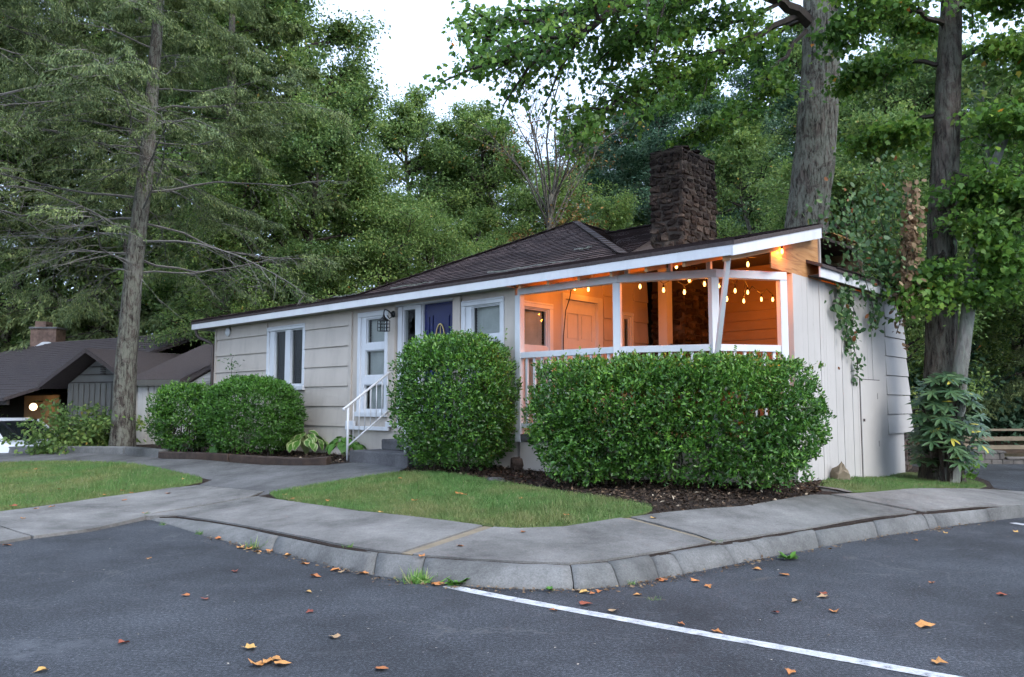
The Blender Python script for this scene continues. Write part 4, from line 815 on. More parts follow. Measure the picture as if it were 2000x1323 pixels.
for k in range(len(prof) - 1):
    for j in range(n): a = k * n + j; b = k * n + (j + 1) % n; mb.F.append((a, b, b + n, a + n))
mb.F.append(tuple(range((len(prof) - 1) * n, len(prof) * n)))
tag(mb.build('stump', M['rail_wood'], None, loc=lg, rot=(.25, -.2, .5)), 'broken grey stump leaning on the boarded wall', 'stump')
# ------------------------------------------------------------------ leaves, shrubs, trees
RNG = np.random.default_rng(7)
def unit(v): return v / np.maximum(np.linalg.norm(v, axis=-1, keepdims=True), 1e-9)
D4 = np.array([(0, 0, 0), (.45, .27, .07), (1, 0, -.06), (.45, -.27, .07)])
D6 = np.array([(0, 0, 0), (.3, .17, .05), (.7, .19, .04), (1, 0, -.05), (.7, -.19, .04), (.3, -.17, .05)])
MAPLE = np.array([(0, 0, 0), (-.04, .32, .03), (.20, .33, .05), (.36, .50, -.03), (.58, .26, .05), (1, 0, -.14), (.58, -.26, .05), (.36, -.50, -.03), (.20, -.33, .05), (-.04, -.32, .03)])
BLADE = np.array([(0, .10, 0), (.9, .0, .0), (0, -.10, 0)])
NEEDLE = np.array([(0, .0, 0), (.4, .13, .0), (1, 0, -.12), (.4, -.13, .0)])
def leaf_mesh(name, C, D, N, size, T, mat, rnd):
    X = unit(D); Z = unit(N - (N * X).sum(1, keepdims=True) * X); Y = np.cross(Z, X); s = np.asarray(size).reshape(-1, 1, 1) if np.ndim(size) else size
    V = C[:, None] + s * (T[None, :, 0:1] * X[:, None] + T[None, :, 1:2] * Y[:, None] + T[None, :, 2:3] * Z[:, None])
    return np_mesh(name, V.reshape(-1, 3), len(T), mat, rnd)
def rdir(n, r=RNG): return unit(r.normal(size=(n, 3)))
GREENS = lambda a, b, c: [(0, a), (.5, b), (1, c)]
M['leaf_hedge'] = m_leaf('hedge_leaf', GREENS((0.025, 0.072, 0.012), (0.062, 0.175, 0.024), (0.183, 0.359, 0.054)), .22, .36, .35, 3, .5)
M['leaf_bush'] = m_leaf('round_bush_leaf', GREENS((0.028, 0.077, 0.012), (0.062, 0.170, 0.024), (0.123, 0.282, 0.043)), .25, .42, .35, 3, .4)
M['leaf_decid'] = m_leaf('broad_leaf', [(0, (0.070, 0.131, 0.045)), (.5, (0.157, 0.264, 0.078)), (.93, (0.298, 0.394, 0.115)), (.985, (0.631, 0.405, 0.096)), (1, (1.139, 0.404, 0.109))], .4, .5, .7, .35)
M['leaf_decid2'] = m_leaf('pale_broad_leaf', [(0, (0.091, 0.164, 0.050)), (.5, (0.173, 0.283, 0.077)), (.9, (0.285, 0.384, 0.114)), (1, (0.570, 0.312, 0.077))], .42, .5, .6, .4)
M['leaf_maple'] = m_leaf('maple_leaf', [(0, (0.052, 0.124, 0.031)), (.5, (0.117, 0.248, 0.046)), (.9, (0.218, 0.372, 0.066)), (.97, (0.438, 0.446, 0.078)), (.992, (1.110, 0.342, 0.061)), (1, (1.268, 0.113, 0.092))], .45, .45, .6, .5)
M['leaf_hemlock'] = m_leaf('hemlock_needles', GREENS((0.068, 0.108, 0.050), (0.162, 0.223, 0.091), (0.333, 0.377, 0.158)), .2, .6, .6, .4, .25)
M['leaf_conifer'] = m_leaf('blue_green_foliage', GREENS((0.036, 0.088, 0.055), (0.083, 0.164, 0.100), (0.181, 0.277, 0.173)), .25, .6, .6, .4, .25)
M['leaf_autumn'] = m_leaf('turning_leaf', GREENS((0.104, 0.058, 0.026), (0.221, 0.130, 0.039), (0.338, 0.195, 0.052)), .35, .6, .4, .5)
M['leaf_dead'] = m_leaf('dried_leaf', GREENS((.10, .06, .035), (.22, .14, .08), (.38, .28, .17)), .2, .7, .3, 2)
M['leaf_vine'] = m_leaf('vine_leaf', [(0, (.03, .08, .03)), (.6, (.07, .15, .05)), (.9, (.14, .22, .07)), (1, (.25, .10, .04))], .35, .4, .3, 2)
M['leaf_rhodo'] = m_leaf('rhododendron_leaf', GREENS((.03, .07, .035), (.06, .12, .05), (.10, .17, .07)), .15, .32, .2, 2, .5)
M['leaf_hosta'] = m_leaf('hosta_leaf', GREENS((.05, .14, .025), (.09, .21, .035), (.13, .27, .05)), .3, .4, .2, 2)
M['grass'] = m_leaf('grass_blade', [(0, (0.062, 0.151, 0.037)), (.6, (0.140, 0.305, 0.076)), (.85, (0.246, 0.385, 0.128)), (1, (0.527, 0.527, 0.306))], .4, .6, .75, 1.1, .25)
t = NT('lawn_blade'); a = t.add('ShaderNodeAttribute', attribute_name='rnd'); c = t.ramp(a.outputs['Fac'], [(0, (.045, .10, .025)), (.55, (.10, .215, .055)), (.85, (.16, .26, .085)), (1, (.40, .36, .20))])
c = t.mix(t.ramp(t.noise(t.pos(), .8, 5, .7), [(.42, g(0)), (.62, g(.8))]), c, t.ramp(a.outputs['Fac'], [(0, (.12, .12, .04)), (.6, (.22, .22, .085)), (1, (.42, .36, .2))])); c = t.mix(t.ramp(t.noise(t.pos(), 3.1, 4), [(.35, g(.5)), (.55, g(0))]), c, (.05, .10, .025)); t.base(c).rough(.6, .2); M['lawn_blade'] = t.m

def shrub(name, label, c, half, rz, n, size, mat, seed, power=3.2, shell=.35, T=D6, bump=.11, base_gap=0, hole=None, sprigs=0, stems=12, group=None, taper=.12):
    r = np.random.default_rng(seed); o = thing(name, label, 'shrub' if name != 'hedge' else 'hedge', c, rz, group)
    hx, hy, hz = half; d = rdir(n, r); d[:, 2] = np.where(d[:, 2] < -.8, -d[:, 2] * .6, d[:, 2])
    k = (np.abs(d[:, 0]) ** power + np.abs(d[:, 1]) ** power + np.abs(d[:, 2]) ** power) ** (-1 / power)
    ph = r.uniform(0, 6, 6); nz = np.sin(d[:, 0] * 7 * hx + ph[0]) * np.sin(d[:, 2] * 8 * hz + ph[1]) + .7 * np.sin(d[:, 1] * 11 * hy + d[:, 2] * 9 + ph[2]) + .5 * np.sin(d[:, 0] * 17 * hx + d[:, 2] * 15 + ph[3])
    depth = r.random(n) ** 1.5 * shell
    P = d * (k * (1 + bump * .4 * nz) * (1 - depth))[:, None]
    tp = 1 - taper * np.clip(-P[:, 2], 0, 1) ** 1.5
    P = P * np.c_[hx * tp, hy * tp, np.full(n, hz)]; N = unit(P / np.array([hx, hy, hz]) ** 2)
    P[:, 2] += hz; keep = P[:, 2] > base_gap * (1 + .6 * np.sin(P[:, 0] * 5 + ph[4]) * np.sin(P[:, 0] * 11))
    if hole:
        for (a, b, ra, rb) in hole: keep &= ~((((P[:, 0] - a) / ra) ** 2 + ((P[:, 2] - b) / rb) ** 2 < 1) & (r.random(n) < .93))
    gap = np.sin(P[:, 0] * 27 + ph[0]) * np.sin(P[:, 2] * 24 + ph[1] + 2 * np.sin(P[:, 0] * 6)) + .8 * np.sin(P[:, 1] * 25 + P[:, 2] * 13 + ph[2]) + .7 * np.sin(P[:, 0] * 13 - P[:, 2] * 17 + ph[5])
    keep &= (gap > -.6) | (depth > .16); P = P + N * (np.where(gap > .8, .025, 0) * r.random(n))[:, None]
    P, N = P[keep], N[keep]; m = len(P)
    A = unit(N * .9 + np.array([0, 0, .5]) + r.normal(size=(m, 3)) * .75); Nn = unit(N + np.array([0, 0, .5]) + r.normal(size=(m, 3)) * .6)
    rnd = np.clip(.42 + .24 * r.normal(size=m) + .2 * np.clip(N[:, 2], 0, 1) + .1 * np.sin(P[:, 0] * 4 + ph[0]) * np.sin(P[:, 2] * 5 + ph[1]), 0, 1)  # random tone, plus top light painted in as paler upward-facing leaves
    # leaves sit in little whorls at shoot tips
    w = 5; tips = r.integers(0, m, m // w * 3); idx = np.r_[np.arange(m), tips]; P2 = P[idx] + r.normal(size=(len(idx), 3)) * size * .25; A2 = np.r_[A, unit(A[tips] + r.normal(size=(len(tips), 3)) * .7)]; N2 = np.r_[Nn, unit(Nn[tips] + r.normal(size=(len(tips), 3)) * .5)]
    s = size * r.uniform(.6, 1.25, len(idx)); rr_ = np.r_[rnd, np.clip(rnd[tips] + r.normal(size=len(tips)) * .1, 0, 1)]
    if sprigs:
        for _ in range(sprigs):
            a = r.uniform(-.8, .8) * hx; z = 2 * hz * r.uniform(.98, 1.02); hgt = r.uniform(.06, .2); q = 9; tt = np.linspace(0, 1, q); pp = np.c_[np.full(q, a) + .02 * tt, np.full(q, r.uniform(-.4, .4) * hy), z + hgt * tt - .04]
            P2 = np.r_[P2, pp]; A2 = np.r_[A2, unit(np.c_[r.normal(size=(q, 2)), np.full(q, .7)])]; N2 = np.r_[N2, unit(r.normal(size=(q, 3)) + [0, 0, 1])]; s = np.r_[s, np.full(q, size * .9)]; rr_ = np.r_[rr_, np.full(q, .85)]
    f = link('foliage', leaf_mesh('foliage', P2, A2, N2, s, T, mat, rr_), o); f['kind'] = 'stuff'
    for k_ in range(stems):
        a = r.uniform(0, 6.28); b0 = Vector((r.uniform(-.55, .55) * hx, r.uniform(-.3, .3) * hy, -.06)); b1 = Vector((b0.x * 1.3 + r.uniform(-.15, .15), b0.y * 1.4 + r.uniform(-.1, .1), hz * r.uniform(.8, 1.5)))
        MB().tube([b0, b0.lerp(b1, .5) + Vector((r.uniform(-.05, .05), r.uniform(-.05, .05), 0)), b1], [.014, .010, .006], 5).build('stem', M['twig'], o)
    return o
c = Vector((-.80, 11.45, 0)); c.z = zg(c.x, c.y)
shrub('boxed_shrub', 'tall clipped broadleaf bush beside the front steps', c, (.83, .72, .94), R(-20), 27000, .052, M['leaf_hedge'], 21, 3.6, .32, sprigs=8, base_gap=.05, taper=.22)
c = Vector((1.90, 9.70, 0)); c.z = zg(c.x, c.y)
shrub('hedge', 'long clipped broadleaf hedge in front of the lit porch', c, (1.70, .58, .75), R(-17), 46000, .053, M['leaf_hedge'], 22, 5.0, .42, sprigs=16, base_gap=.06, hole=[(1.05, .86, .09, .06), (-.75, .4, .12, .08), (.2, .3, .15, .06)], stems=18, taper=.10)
c = Vector((-4.74, 14.75, 0)); c.z = zg(c.x, c.y)
shrub('round_shrub', 'rounded bright green clipped bush under the double window', c, (.90, .78, .70), R(-25), 27000, .048, M['leaf_bush'], 23, 2.6, .25, base_gap=.03, stems=6)
c = Vector((-6.5, 16.1, 0)); c.z = zg(c.x, c.y)
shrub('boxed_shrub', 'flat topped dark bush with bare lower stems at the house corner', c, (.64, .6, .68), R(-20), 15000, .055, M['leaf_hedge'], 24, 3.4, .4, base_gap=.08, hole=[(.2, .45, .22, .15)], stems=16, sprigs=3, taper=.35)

# branches
def limb(r, p0, d0, L, n=6, droop=0., wander=.12, lift=0.):
    P = [np.array(p0, float)]; d = unit(np.array(d0, float)); s = L / n
    for k in range(n):
        d = unit(d + r.normal(size=3) * wander + np.array([0, 0, -droop + lift * k / n])); P.append(P[-1] + d * s)
    return np.array(P)
def ppt(P, t):
    x = t * (len(P) - 1); i = min(int(x), len(P) - 2); f = x - i; return P[i] * (1 - f) + P[i + 1] * f, unit(P[i + 1] - P[i])
class Tree:
    def __init__(s, seed): s.r = np.random.default_rng(seed); s.tubes = []; s.C = []; s.D = []; s.N = []; s.S = []; s.Q = []
    def foliate(s, P, t0, per, spread, size, flat=.5, dens=1, clump=0):
        r = s.r; n = max(1, int(per * dens)); t = r.uniform(t0, 1, n); x = t * (len(P) - 1); i = np.minimum(x.astype(int), len(P) - 2); f = (x - i)[:, None]
        c = P[i] * (1 - f) + P[i + 1] * f + r.normal(size=(n, 3)) * np.array([spread, spread, spread * flat]); ax = unit(P[i + 1] - P[i])
        s.C.append(c); s.D.append(unit(ax * .5 + r.normal(size=(n, 3)) * .7 + [0, 0, -.35])); s.N.append(unit(r.normal(size=(n, 3)) * .55 + [0, 0, 1])); s.S.append(size * r.uniform(.6, 1.25, n)); q = np.clip(r.normal(.45, .25, n) + clump, 0, .91); q[r.random(n) < .003] = r.uniform(.96, 1); s.Q.append(q)
    def branchy(s, P, r0, per=40, sub=9, slen=.4, spread=.22, size=.13, t0=.3, droop=.03, flat=.5, sides=5, tmin=.25):
        r = s.r; L = np.linalg.norm(np.diff(P, axis=0), axis=1).sum(); s.tubes.append((P, np.linspace(r0, r0 * .25, len(P)), sides))
        for k in range(sub):
            t = tmin + (1 - tmin) * (k + r.random() * .8) / sub; p, d = ppt(P, min(t, .99)); side = unit(np.cross(d, [0, 0, 1]) + 1e-6) * (1 if k % 2 else -1)
            dd = unit(d * .6 + side * r.uniform(.5, 1.0) + np.array([0, 0, r.uniform(-.25, .4)])); l = L * slen * (1.15 - .6 * t) * r.uniform(.7, 1.2); Q = limb(r, p, dd, l, 4, droop, .18); s.tubes.append((Q, np.linspace(r0 * .3, r0 * .07, len(Q)), 4)); cl = r.normal() * .2
            s.foliate(Q, t0, per, spread, size, flat, clump=cl)
        s.foliate(P, .6, per, spread, size, flat)
    def parts(s, T, mat, name='crown'):
        C, D, N, S_, Q = (np.concatenate(a) for a in (s.C, s.D, s.N, s.S, s.Q)); mb = MB()
        for P, rr_, k in s.tubes: mb.tube(P, list(rr_), k, False)
        return leaf_mesh(name, C, D, N, S_, T, mat, Q), mb
def trunk_mesh(pts, rad, mat, sides=16, seed=0, flare=True, sub=4):
    pts = [Vector(p) for p in pts]; r_ = random.Random(seed); P, Rr = [], []
    for i in range(len(pts) - 1):
        for k in range(sub): t = k / sub; P.append(pts[i].lerp(pts[i + 1], t)); Rr.append(rad[i] * (1 - t) + rad[i + 1] * t)
    P.append(pts[-1]); Rr.append(rad[-1])
    Rr = [a * (1 + r_.uniform(-.025, .025)) for a in Rr]
    if flare: Rr[0] *= 1.25; Rr[1] *= 1.07
    mb = MB(); mb.tube(P, Rr, sides)
    V = [Vector(v) for v in mb.V]; n = sides
    for k in range(len(P)):
        for j in range(n): v = V[k * n + j]; mb.V[k * n + j] = tuple(P[k] + (v - P[k]) * (1 + .05 * math.sin(j * 2.4 + k * .25 + seed) + r_.uniform(-.02, .02)))
    return mb.mesh('trunk', mat, True)
def plant_tree(name, label, trunk_me, crown_me, branch_me, loc, rz=0, sc=1, group=None, bmat=None):
    o = thing(name, label, 'tree', loc, rz, group); o.scale = (sc if hasattr(sc, '__len__') else (sc, sc, sc)); link('trunk', trunk_me, o)
    if branch_me: tag(link('branches', branch_me, o), kind='stuff')
    tag(link('crown', crown_me, o), kind='stuff'); return o
def decid_proto(seed, H, R_, z0, nl, mat, size, per, bark, T=D4, up=.6, spread=.27, sub=10):
    t = Tree(seed); r = t.r; tp = [(0, 0, -.3)] + [(r.normal() * .15 * k, r.normal() * .15 * k, H * .92 * k / 5) for k in range(1, 6)]; tr = [H * .014 * (1 - .17 * k) for k in range(6)]
    TP = np.array(tp)
    for k in range(nl):
        f = (k + r.random()) / nl; z = z0 + (H - z0) * f ** .9; rel = (z - z0) / (H - z0); prof = math.sin(math.pi * (.18 + .82 * rel ** .8)) ** .7 if rel < .99 else .3
        p, _ = ppt(TP, min(.98, (z * .9 + .3) / (H * .92 + .3))); a = k * 2.4 + r.normal() * .3; L = max(1.2, R_ * prof * r.uniform(.75, 1.15))
        t.branchy(limb(r, p, (math.cos(a), math.sin(a), up * (.3 + rel)), L, 6, .0, .16), H * .0045, per, sub, .5, spread, size, .35, .03, .75)
    cm, mb = t.parts(T, mat); return trunk_mesh(tp, tr, bark, 9, seed), cm, mb.mesh('branches', M['twig'])
def hemlock_proto(seed, H, R_, z0, nl, mat, per=14, size=.16, tp=None, tr=None, bark=None, dead_below=0, sub=11, up=.12):
    t = Tree(seed); r = t.r; dead = MB()
    tp = tp or [(0, 0, -.3), (.1, 0, H * .25), (0, .1, H * .5), (-.1, 0, H * .75), (0, 0, H)]; tr = tr or [H * .016, H * .013, H * .009, H * .005, .02]; TP = np.array([tuple(p) for p in tp]); zt = TP[:, 2]
    for k in range(nl):
        f = (k + r.random()) / nl; z = z0 + (zt[-1] - z0) * f; p = np.array([np.interp(z, zt, TP[:, j]) for j in range(3)]); a = k * 2.4 + r.normal() * .4; L = max(.8, R_ * (1.05 - .85 * f ** 1.3) * r.uniform(.7, 1.15)); low = z < dead_below
        P = limb(r, p, (math.cos(a), math.sin(a), up + r.normal() * .12), L, 9, .025 + .02 * low, .13); t.tubes.append((P, np.linspace(max(.009, .0062 * L), .0035, len(P)), 4))
        for j in range(sub + (4 if low else 0)):
            u = .22 + .78 * (j + r.random()) / (sub + (4 if low else 0)); q, d = ppt(P, min(.98, u)); sd_ = unit(np.cross(d, [0, 0, 1])) * (1 if j % 2 else -1); l = L * .34 * (1.2 - .75 * u) * r.uniform(.7, 1.3)
            Q = limb(r, q, unit(d * .7 + sd_ * .8 + np.array([0, 0, r.uniform(-.35, .05)])), l, 4, .06, .12); (dead.tube(Q, [.006, .005, .004, .003, .002], 3, False) if low and r.random() < .75 else t.tubes.append((Q, np.linspace(.010, .003, len(Q)), 3)))
            green = (not low) or (u > .62 and r.random() < .5)
            if green:
                for m in range(5):
                    u2 = .15 + .85 * m / 5; q2, d2 = ppt(Q, u2); s2 = unit(np.cross(d2, [0, 0, 1])) * (1 if m % 2 else -1); Z = limb(r, q2, unit(d2 * .8 + s2 * .6 + np.array([0, 0, -.25])), l * .45, 3, .08, .1)
                    nn = per; tt = r.uniform(0, 1, nn); x = tt * 3; i = np.minimum(x.astype(int), 2); fr_ = (x - i)[:, None]; c = Z[i] * (1 - fr_) + Z[i + 1] * fr_ + r.normal(size=(nn, 3)) * [.05, .05, .02]; ax = unit(Z[i + 1] - Z[i])
                    t.C.append(c); t.D.append(unit(ax + r.normal(size=(nn, 3)) * .5 + [0, 0, -.15])); t.N.append(unit(r.normal(size=(nn, 3)) * .4 + [0, 0, 1])); t.S.append(size * r.uniform(.6, 1.2, nn)); t.Q.append(np.clip(r.normal(.45, .22, nn), 0, 1))
            elif low and r.random() < .6:
                for m in range(3): q2, d2 = ppt(Q, r.uniform(.2, .9)); dead.tube(limb(r, q2, unit(d2 + r.normal(size=3) * .6), l * .4, 2, .03, .1), [.005, .004, .002], 3, False)
    cm, mb = t.parts(NEEDLE, mat); return trunk_mesh(tp, tr, bark or M['bark_dark'], 12, seed), cm, mb.mesh('branches', M['twig'] if not dead_below else M['twig_dead']), (dead.mesh('dead_branches', M['twig_dead']) if dead_below else None)

# -- the two trees that frame the picture, and the pair at the right corner
# leaning hemlock by the driveway
base = gp(237, 882); HB = 18.2
tp = [at(237, 884, HB), at(246, 700, HB), at(264, 500, HB - .1), at(286, 330, HB - .2), at(300, 150, HB - .2), at(312, 0, HB - .1), at(322, -250, HB)]; o0 = Vector((tp[0].x, tp[0].y, tp[0].z - .1)); tpl = [p - o0 for p in tp]; tpl[0].z -= .3
tm, cm, bm_, dm = hemlock_proto(41, 0, 4.9, 4.0, 66, M['leaf_hemlock'], 40, .095, tpl, [.265, .23, .195, .165, .135, .105, .05], M['bark_grey'], 6.3, 12)
HM = (tm, cm, bm_, dm)
ho = plant_tree('hemlock_tree', 'leaning hemlock with lichened grey trunk and bare lower branches', tm, cm, bm_, o0); tag(link('dead_branches', dm, ho), kind='stuff')
# big maple behind the porch
Y0 = 15.2
tp = [at(1572, 600, Y0), at(1574, 440, Y0), at(1592, 300, Y0), at(1602, 150, Y0), at(1604, 0, Y0), at(1618, -150, Y0), at(1640, -420, Y0)]; o0 = Vector((tp[0].x, tp[0].y, ground_z(tp[0].x, tp[0].y))); tpl = [p - o0 for p in tp]; tpl[0].z = -.2
mt = Tree(51); r = mt.r
def lm(*q):                                      # limb through sighted points, rounded off
    P = np.array([tuple(at(*p) - o0) for p in q]); n = len(P); E_ = np.vstack([2 * P[0] - P[1], P, 2 * P[-1] - P[-2]]); out = []
    for i in range(n - 1):
        a, b, c_, d_ = E_[i:i + 4]
        for u in (0, .25, .5, .75): out.append(.5 * (2 * b + (c_ - a) * u + (2 * a - 5 * b + 4 * c_ - d_) * u * u + (3 * b - a - 3 * c_ + d_) * u ** 3))
    out = np.array(out + [P[-1]]); out[2:-1] += r.normal(size=(len(out) - 3, 3)) * .03; return out
for P, r0, sub, per in ((lm((1580, 45, 15.1), (1540, 10, 14.8), (1470, -20, 14.2), (1330, -30, 13.4), (1180, 10, 12.8), (1040, 40, 12.4), (925, 62, 12.2)), .13, 22, 62),
                   (lm((1560, 30, 15), (1460, 75, 14.4), (1385, 120, 13.9), (1310, 155, 13.4), (1230, 185, 12.9), (1150, 240, 12.6)), .07, 20, 60),
                   (lm((1600, -20, 15.1), (1480, -70, 14), (1330, -60, 12.8), (1190, 30, 12), (1080, 90, 11.6), (985, 125, 11.4)), .11, 20, 62),
                   (lm((1575, 60, 15), (1520, 120, 14.7), (1480, 190, 14.6), (1420, 240, 14.4), (1330, 270, 14.2)), .045, 16, 60),
                   (lm((1590, 20, 15), (1530, 60, 15.6), (1460, 110, 16.2), (1380, 150, 16.8), (1290, 210, 17)), .06, 16, 62),
                   (lm((1600, -40, 15.1), (1420, -40, 13.8), (1300, 20, 13), (1200, 90, 12.6)), .07, 14, 62),
                   (lm((1590, -30, 15), (1500, 20, 14.6), (1400, 55, 14.2), (1290, 60, 13.8), (1200, 90, 13.6)), .05, 18, 62),
                   (lm((1610, 20, 15.2), (1680, -20, 15), (1760, 30, 14.8), (1820, 60, 14.6)), .07, 12, 60),
                   (lm((1620, -60, 15.2), (1700, -90, 14), (1800, -60, 13.2), (1900, 10, 12.8)), .08, 12, 60),
                   (lm((1600, -150, 15.2), (1500, -220, 13.5), (1300, -150, 12), (1150, -40, 11.4)), .09, 14, 60)):
    mt.branchy(P, r0, int(per * 1.75), int(sub * 1.25), .27, .15, .09, .1, .08, .4)
cm, mb = mt.parts(MAPLE, M['leaf_maple']); plant_tree('maple_tree', 'large maple with furrowed trunk rising behind the porch roof', trunk_mesh(tpl, [.42, .385, .37, .355, .335, .28, .2], M['bark_maple'], 22, 3), cm, mb.mesh('branches', M['twig']), o0)
# maple and pale young tree at the right corner
Y1 = 12.6
tp = [at(1838, 945, Y1), at(1836, 760, Y1), at(1838, 600, Y1), at(1840, 430, Y1), at(1850, 250, Y1), at(1856, 80, Y1), at(1864, -120, Y1), at(1870, -350, Y1)]; o0 = Vector((tp[0].x, tp[0].y, tp[0].z)); tpl = [p - o0 for p in tp]; tpl[0].z -= .2
mt = Tree(61); r = mt.r
for P, r0, sub, per in ((lm((1845, 127, 12.6), (1770, 125, 12.9), (1715, 136, 13.2), (1660, 165, 13.4)), .045, 12, 55), (lm((1842, 215, 12.6), (1790, 238, 12.9), (1730, 262, 13.2), (1680, 290, 13.4)), .045, 12, 55), (lm((1860, 125, 12.6), (1930, 90, 12.4), (2010, 100, 12.2), (2090, 110, 12)), .045, 12, 55), (lm((1858, 230, 12.6), (1930, 222, 12), (2010, 240, 11.7), (2080, 250, 11.5)), .04, 14, 60),
                   (lm((1862, 20, 12.6), (1940, -10, 12), (2040, 0, 11.6)), .06, 12, 60), (lm((1850, 50, 12.6), (1780, 20, 12.2), (1700, 40, 12), (1640, 60, 12)), .05, 12, 55), (lm((1848, 330, 12.6), (1900, 350, 12.0), (1960, 370, 11.8), (2030, 380, 11.6)), .035, 14, 60),
                   (lm((1852, 420, 12.6), (1890, 430, 12.1), (1940, 470, 11.8), (1990, 530, 11.7)), .03, 12, 60), (lm((1842, 480, 12.6), (1830, 510, 12.2), (1810, 560, 12.0), (1790, 590, 11.9)), .022, 10, 42), (lm((1860, -60, 12.6), (1760, -80, 12), (1680, -20, 11.6)), .06, 12, 55), (lm((1850, 560, 12.5), (1900, 560, 12), (1960, 580, 11.8)), .02, 9, 40), (lm((1850, 300, 12.6), (1890, 270, 13.4), (1960, 260, 14), (2050, 250, 14.4)), .04, 14, 60)):
    mt.branchy(P, r0, int(per * 2.2), sub, .34, .18, .09, .1, .07, .4)
cm, mb = mt.parts(MAPLE, M['leaf_maple']); plant_tree('maple_tree', 'dark trunked maple with reddening leaves at the right corner', trunk_mesh(tpl, [.30, .235, .225, .215, .195, .17, .13, .08], M['bark_dark'], 18, 5), cm, mb.mesh('branches', M['twig']), o0)
Y2 = 12.2
tp = [at(1848, 948, Y2), at(1866, 840, Y2), at(1876, 720, Y2), at(1892, 600, Y2), at(1905, 500, Y2), at(1922, 400, Y2), at(1938, 330, Y2), at(1975, 240, Y2), at(2020, 150, Y2)]; o0 = Vector((tp[0].x, tp[0].y, tp[0].z)); tpl = [p - o0 for p in tp]; tpl[0].z -= .2
mt = Tree(63); r = mt.r
for P, r0, sub, per in ((lm((1936, 335, 12.2), (1930, 280, 12.4), (1920, 200, 12.6), (1925, 120, 12.8)), .04, 8, 30), (lm((1915, 440, 12.2), (1960, 430, 12), (2020, 425, 11.8)), .035, 8, 36), (lm((1975, 240, 12.2), (2010, 200, 12), (2060, 190, 11.8)), .03, 8, 34)):
    mt.branchy(P, r0, int(per * 1.5), sub, .35, .2, .105, .1, .05, .45)
cm, mb = mt.parts(MAPLE, M['leaf_decid2']); plant_tree('young_tree', 'slender pale barked tree leaning out beside the dark maple', trunk_mesh(tpl, [.15, .118, .105, .098, .09, .082, .07, .05, .03], M['bark_pale'], 14, 9, True), cm, mb.mesh('branches', M['bark_pale']), o0)
# -- woods behind: a few kinds, many trees
PA_ = decid_proto(71, 22, 4.6, 4, 42, M['leaf_decid'], .16, 125, M['bark_grey']); PB_ = decid_proto(72, 17, 4.6, 2.0, 40, M['leaf_decid'], .155, 125, M['bark_dark']); PC_ = decid_proto(73, 13, 4.0, 1.2, 36, M['leaf_decid2'], .13, 110, M['bark_dark'])
PD_ = hemlock_proto(74, 18, 4.4, 1.6, 56, M['leaf_hemlock'], 34, .15); PE_ = decid_proto(75, 17, 4.4, 1.2, 40, M['leaf_conifer'], .16, 120, M['bark_dark'], up=.25)
def wood(kind, proto, px, Y, H, label, rz, group='trees of the wood behind the house', base=None):
    h0 = {'A': 22, 'B': 17, 'C': 13, 'D': 18, 'E': 17}[kind]; x = (px - 1000) / F_PX * Y; z = float(ground_z(np.array(x), np.array(Y))); s = H / h0
    return plant_tree({'D': 'hemlock_tree', 'E': 'evergreen_tree'}.get(kind, 'broadleaf_tree'), label, proto[0], proto[1], proto[2], (x, Y, z - .1), rz, (s * 1.05, s * 1.05, s), group)
K = {'A': PA_, 'B': PB_, 'C': PC_, 'D': PD_, 'E': PE_}
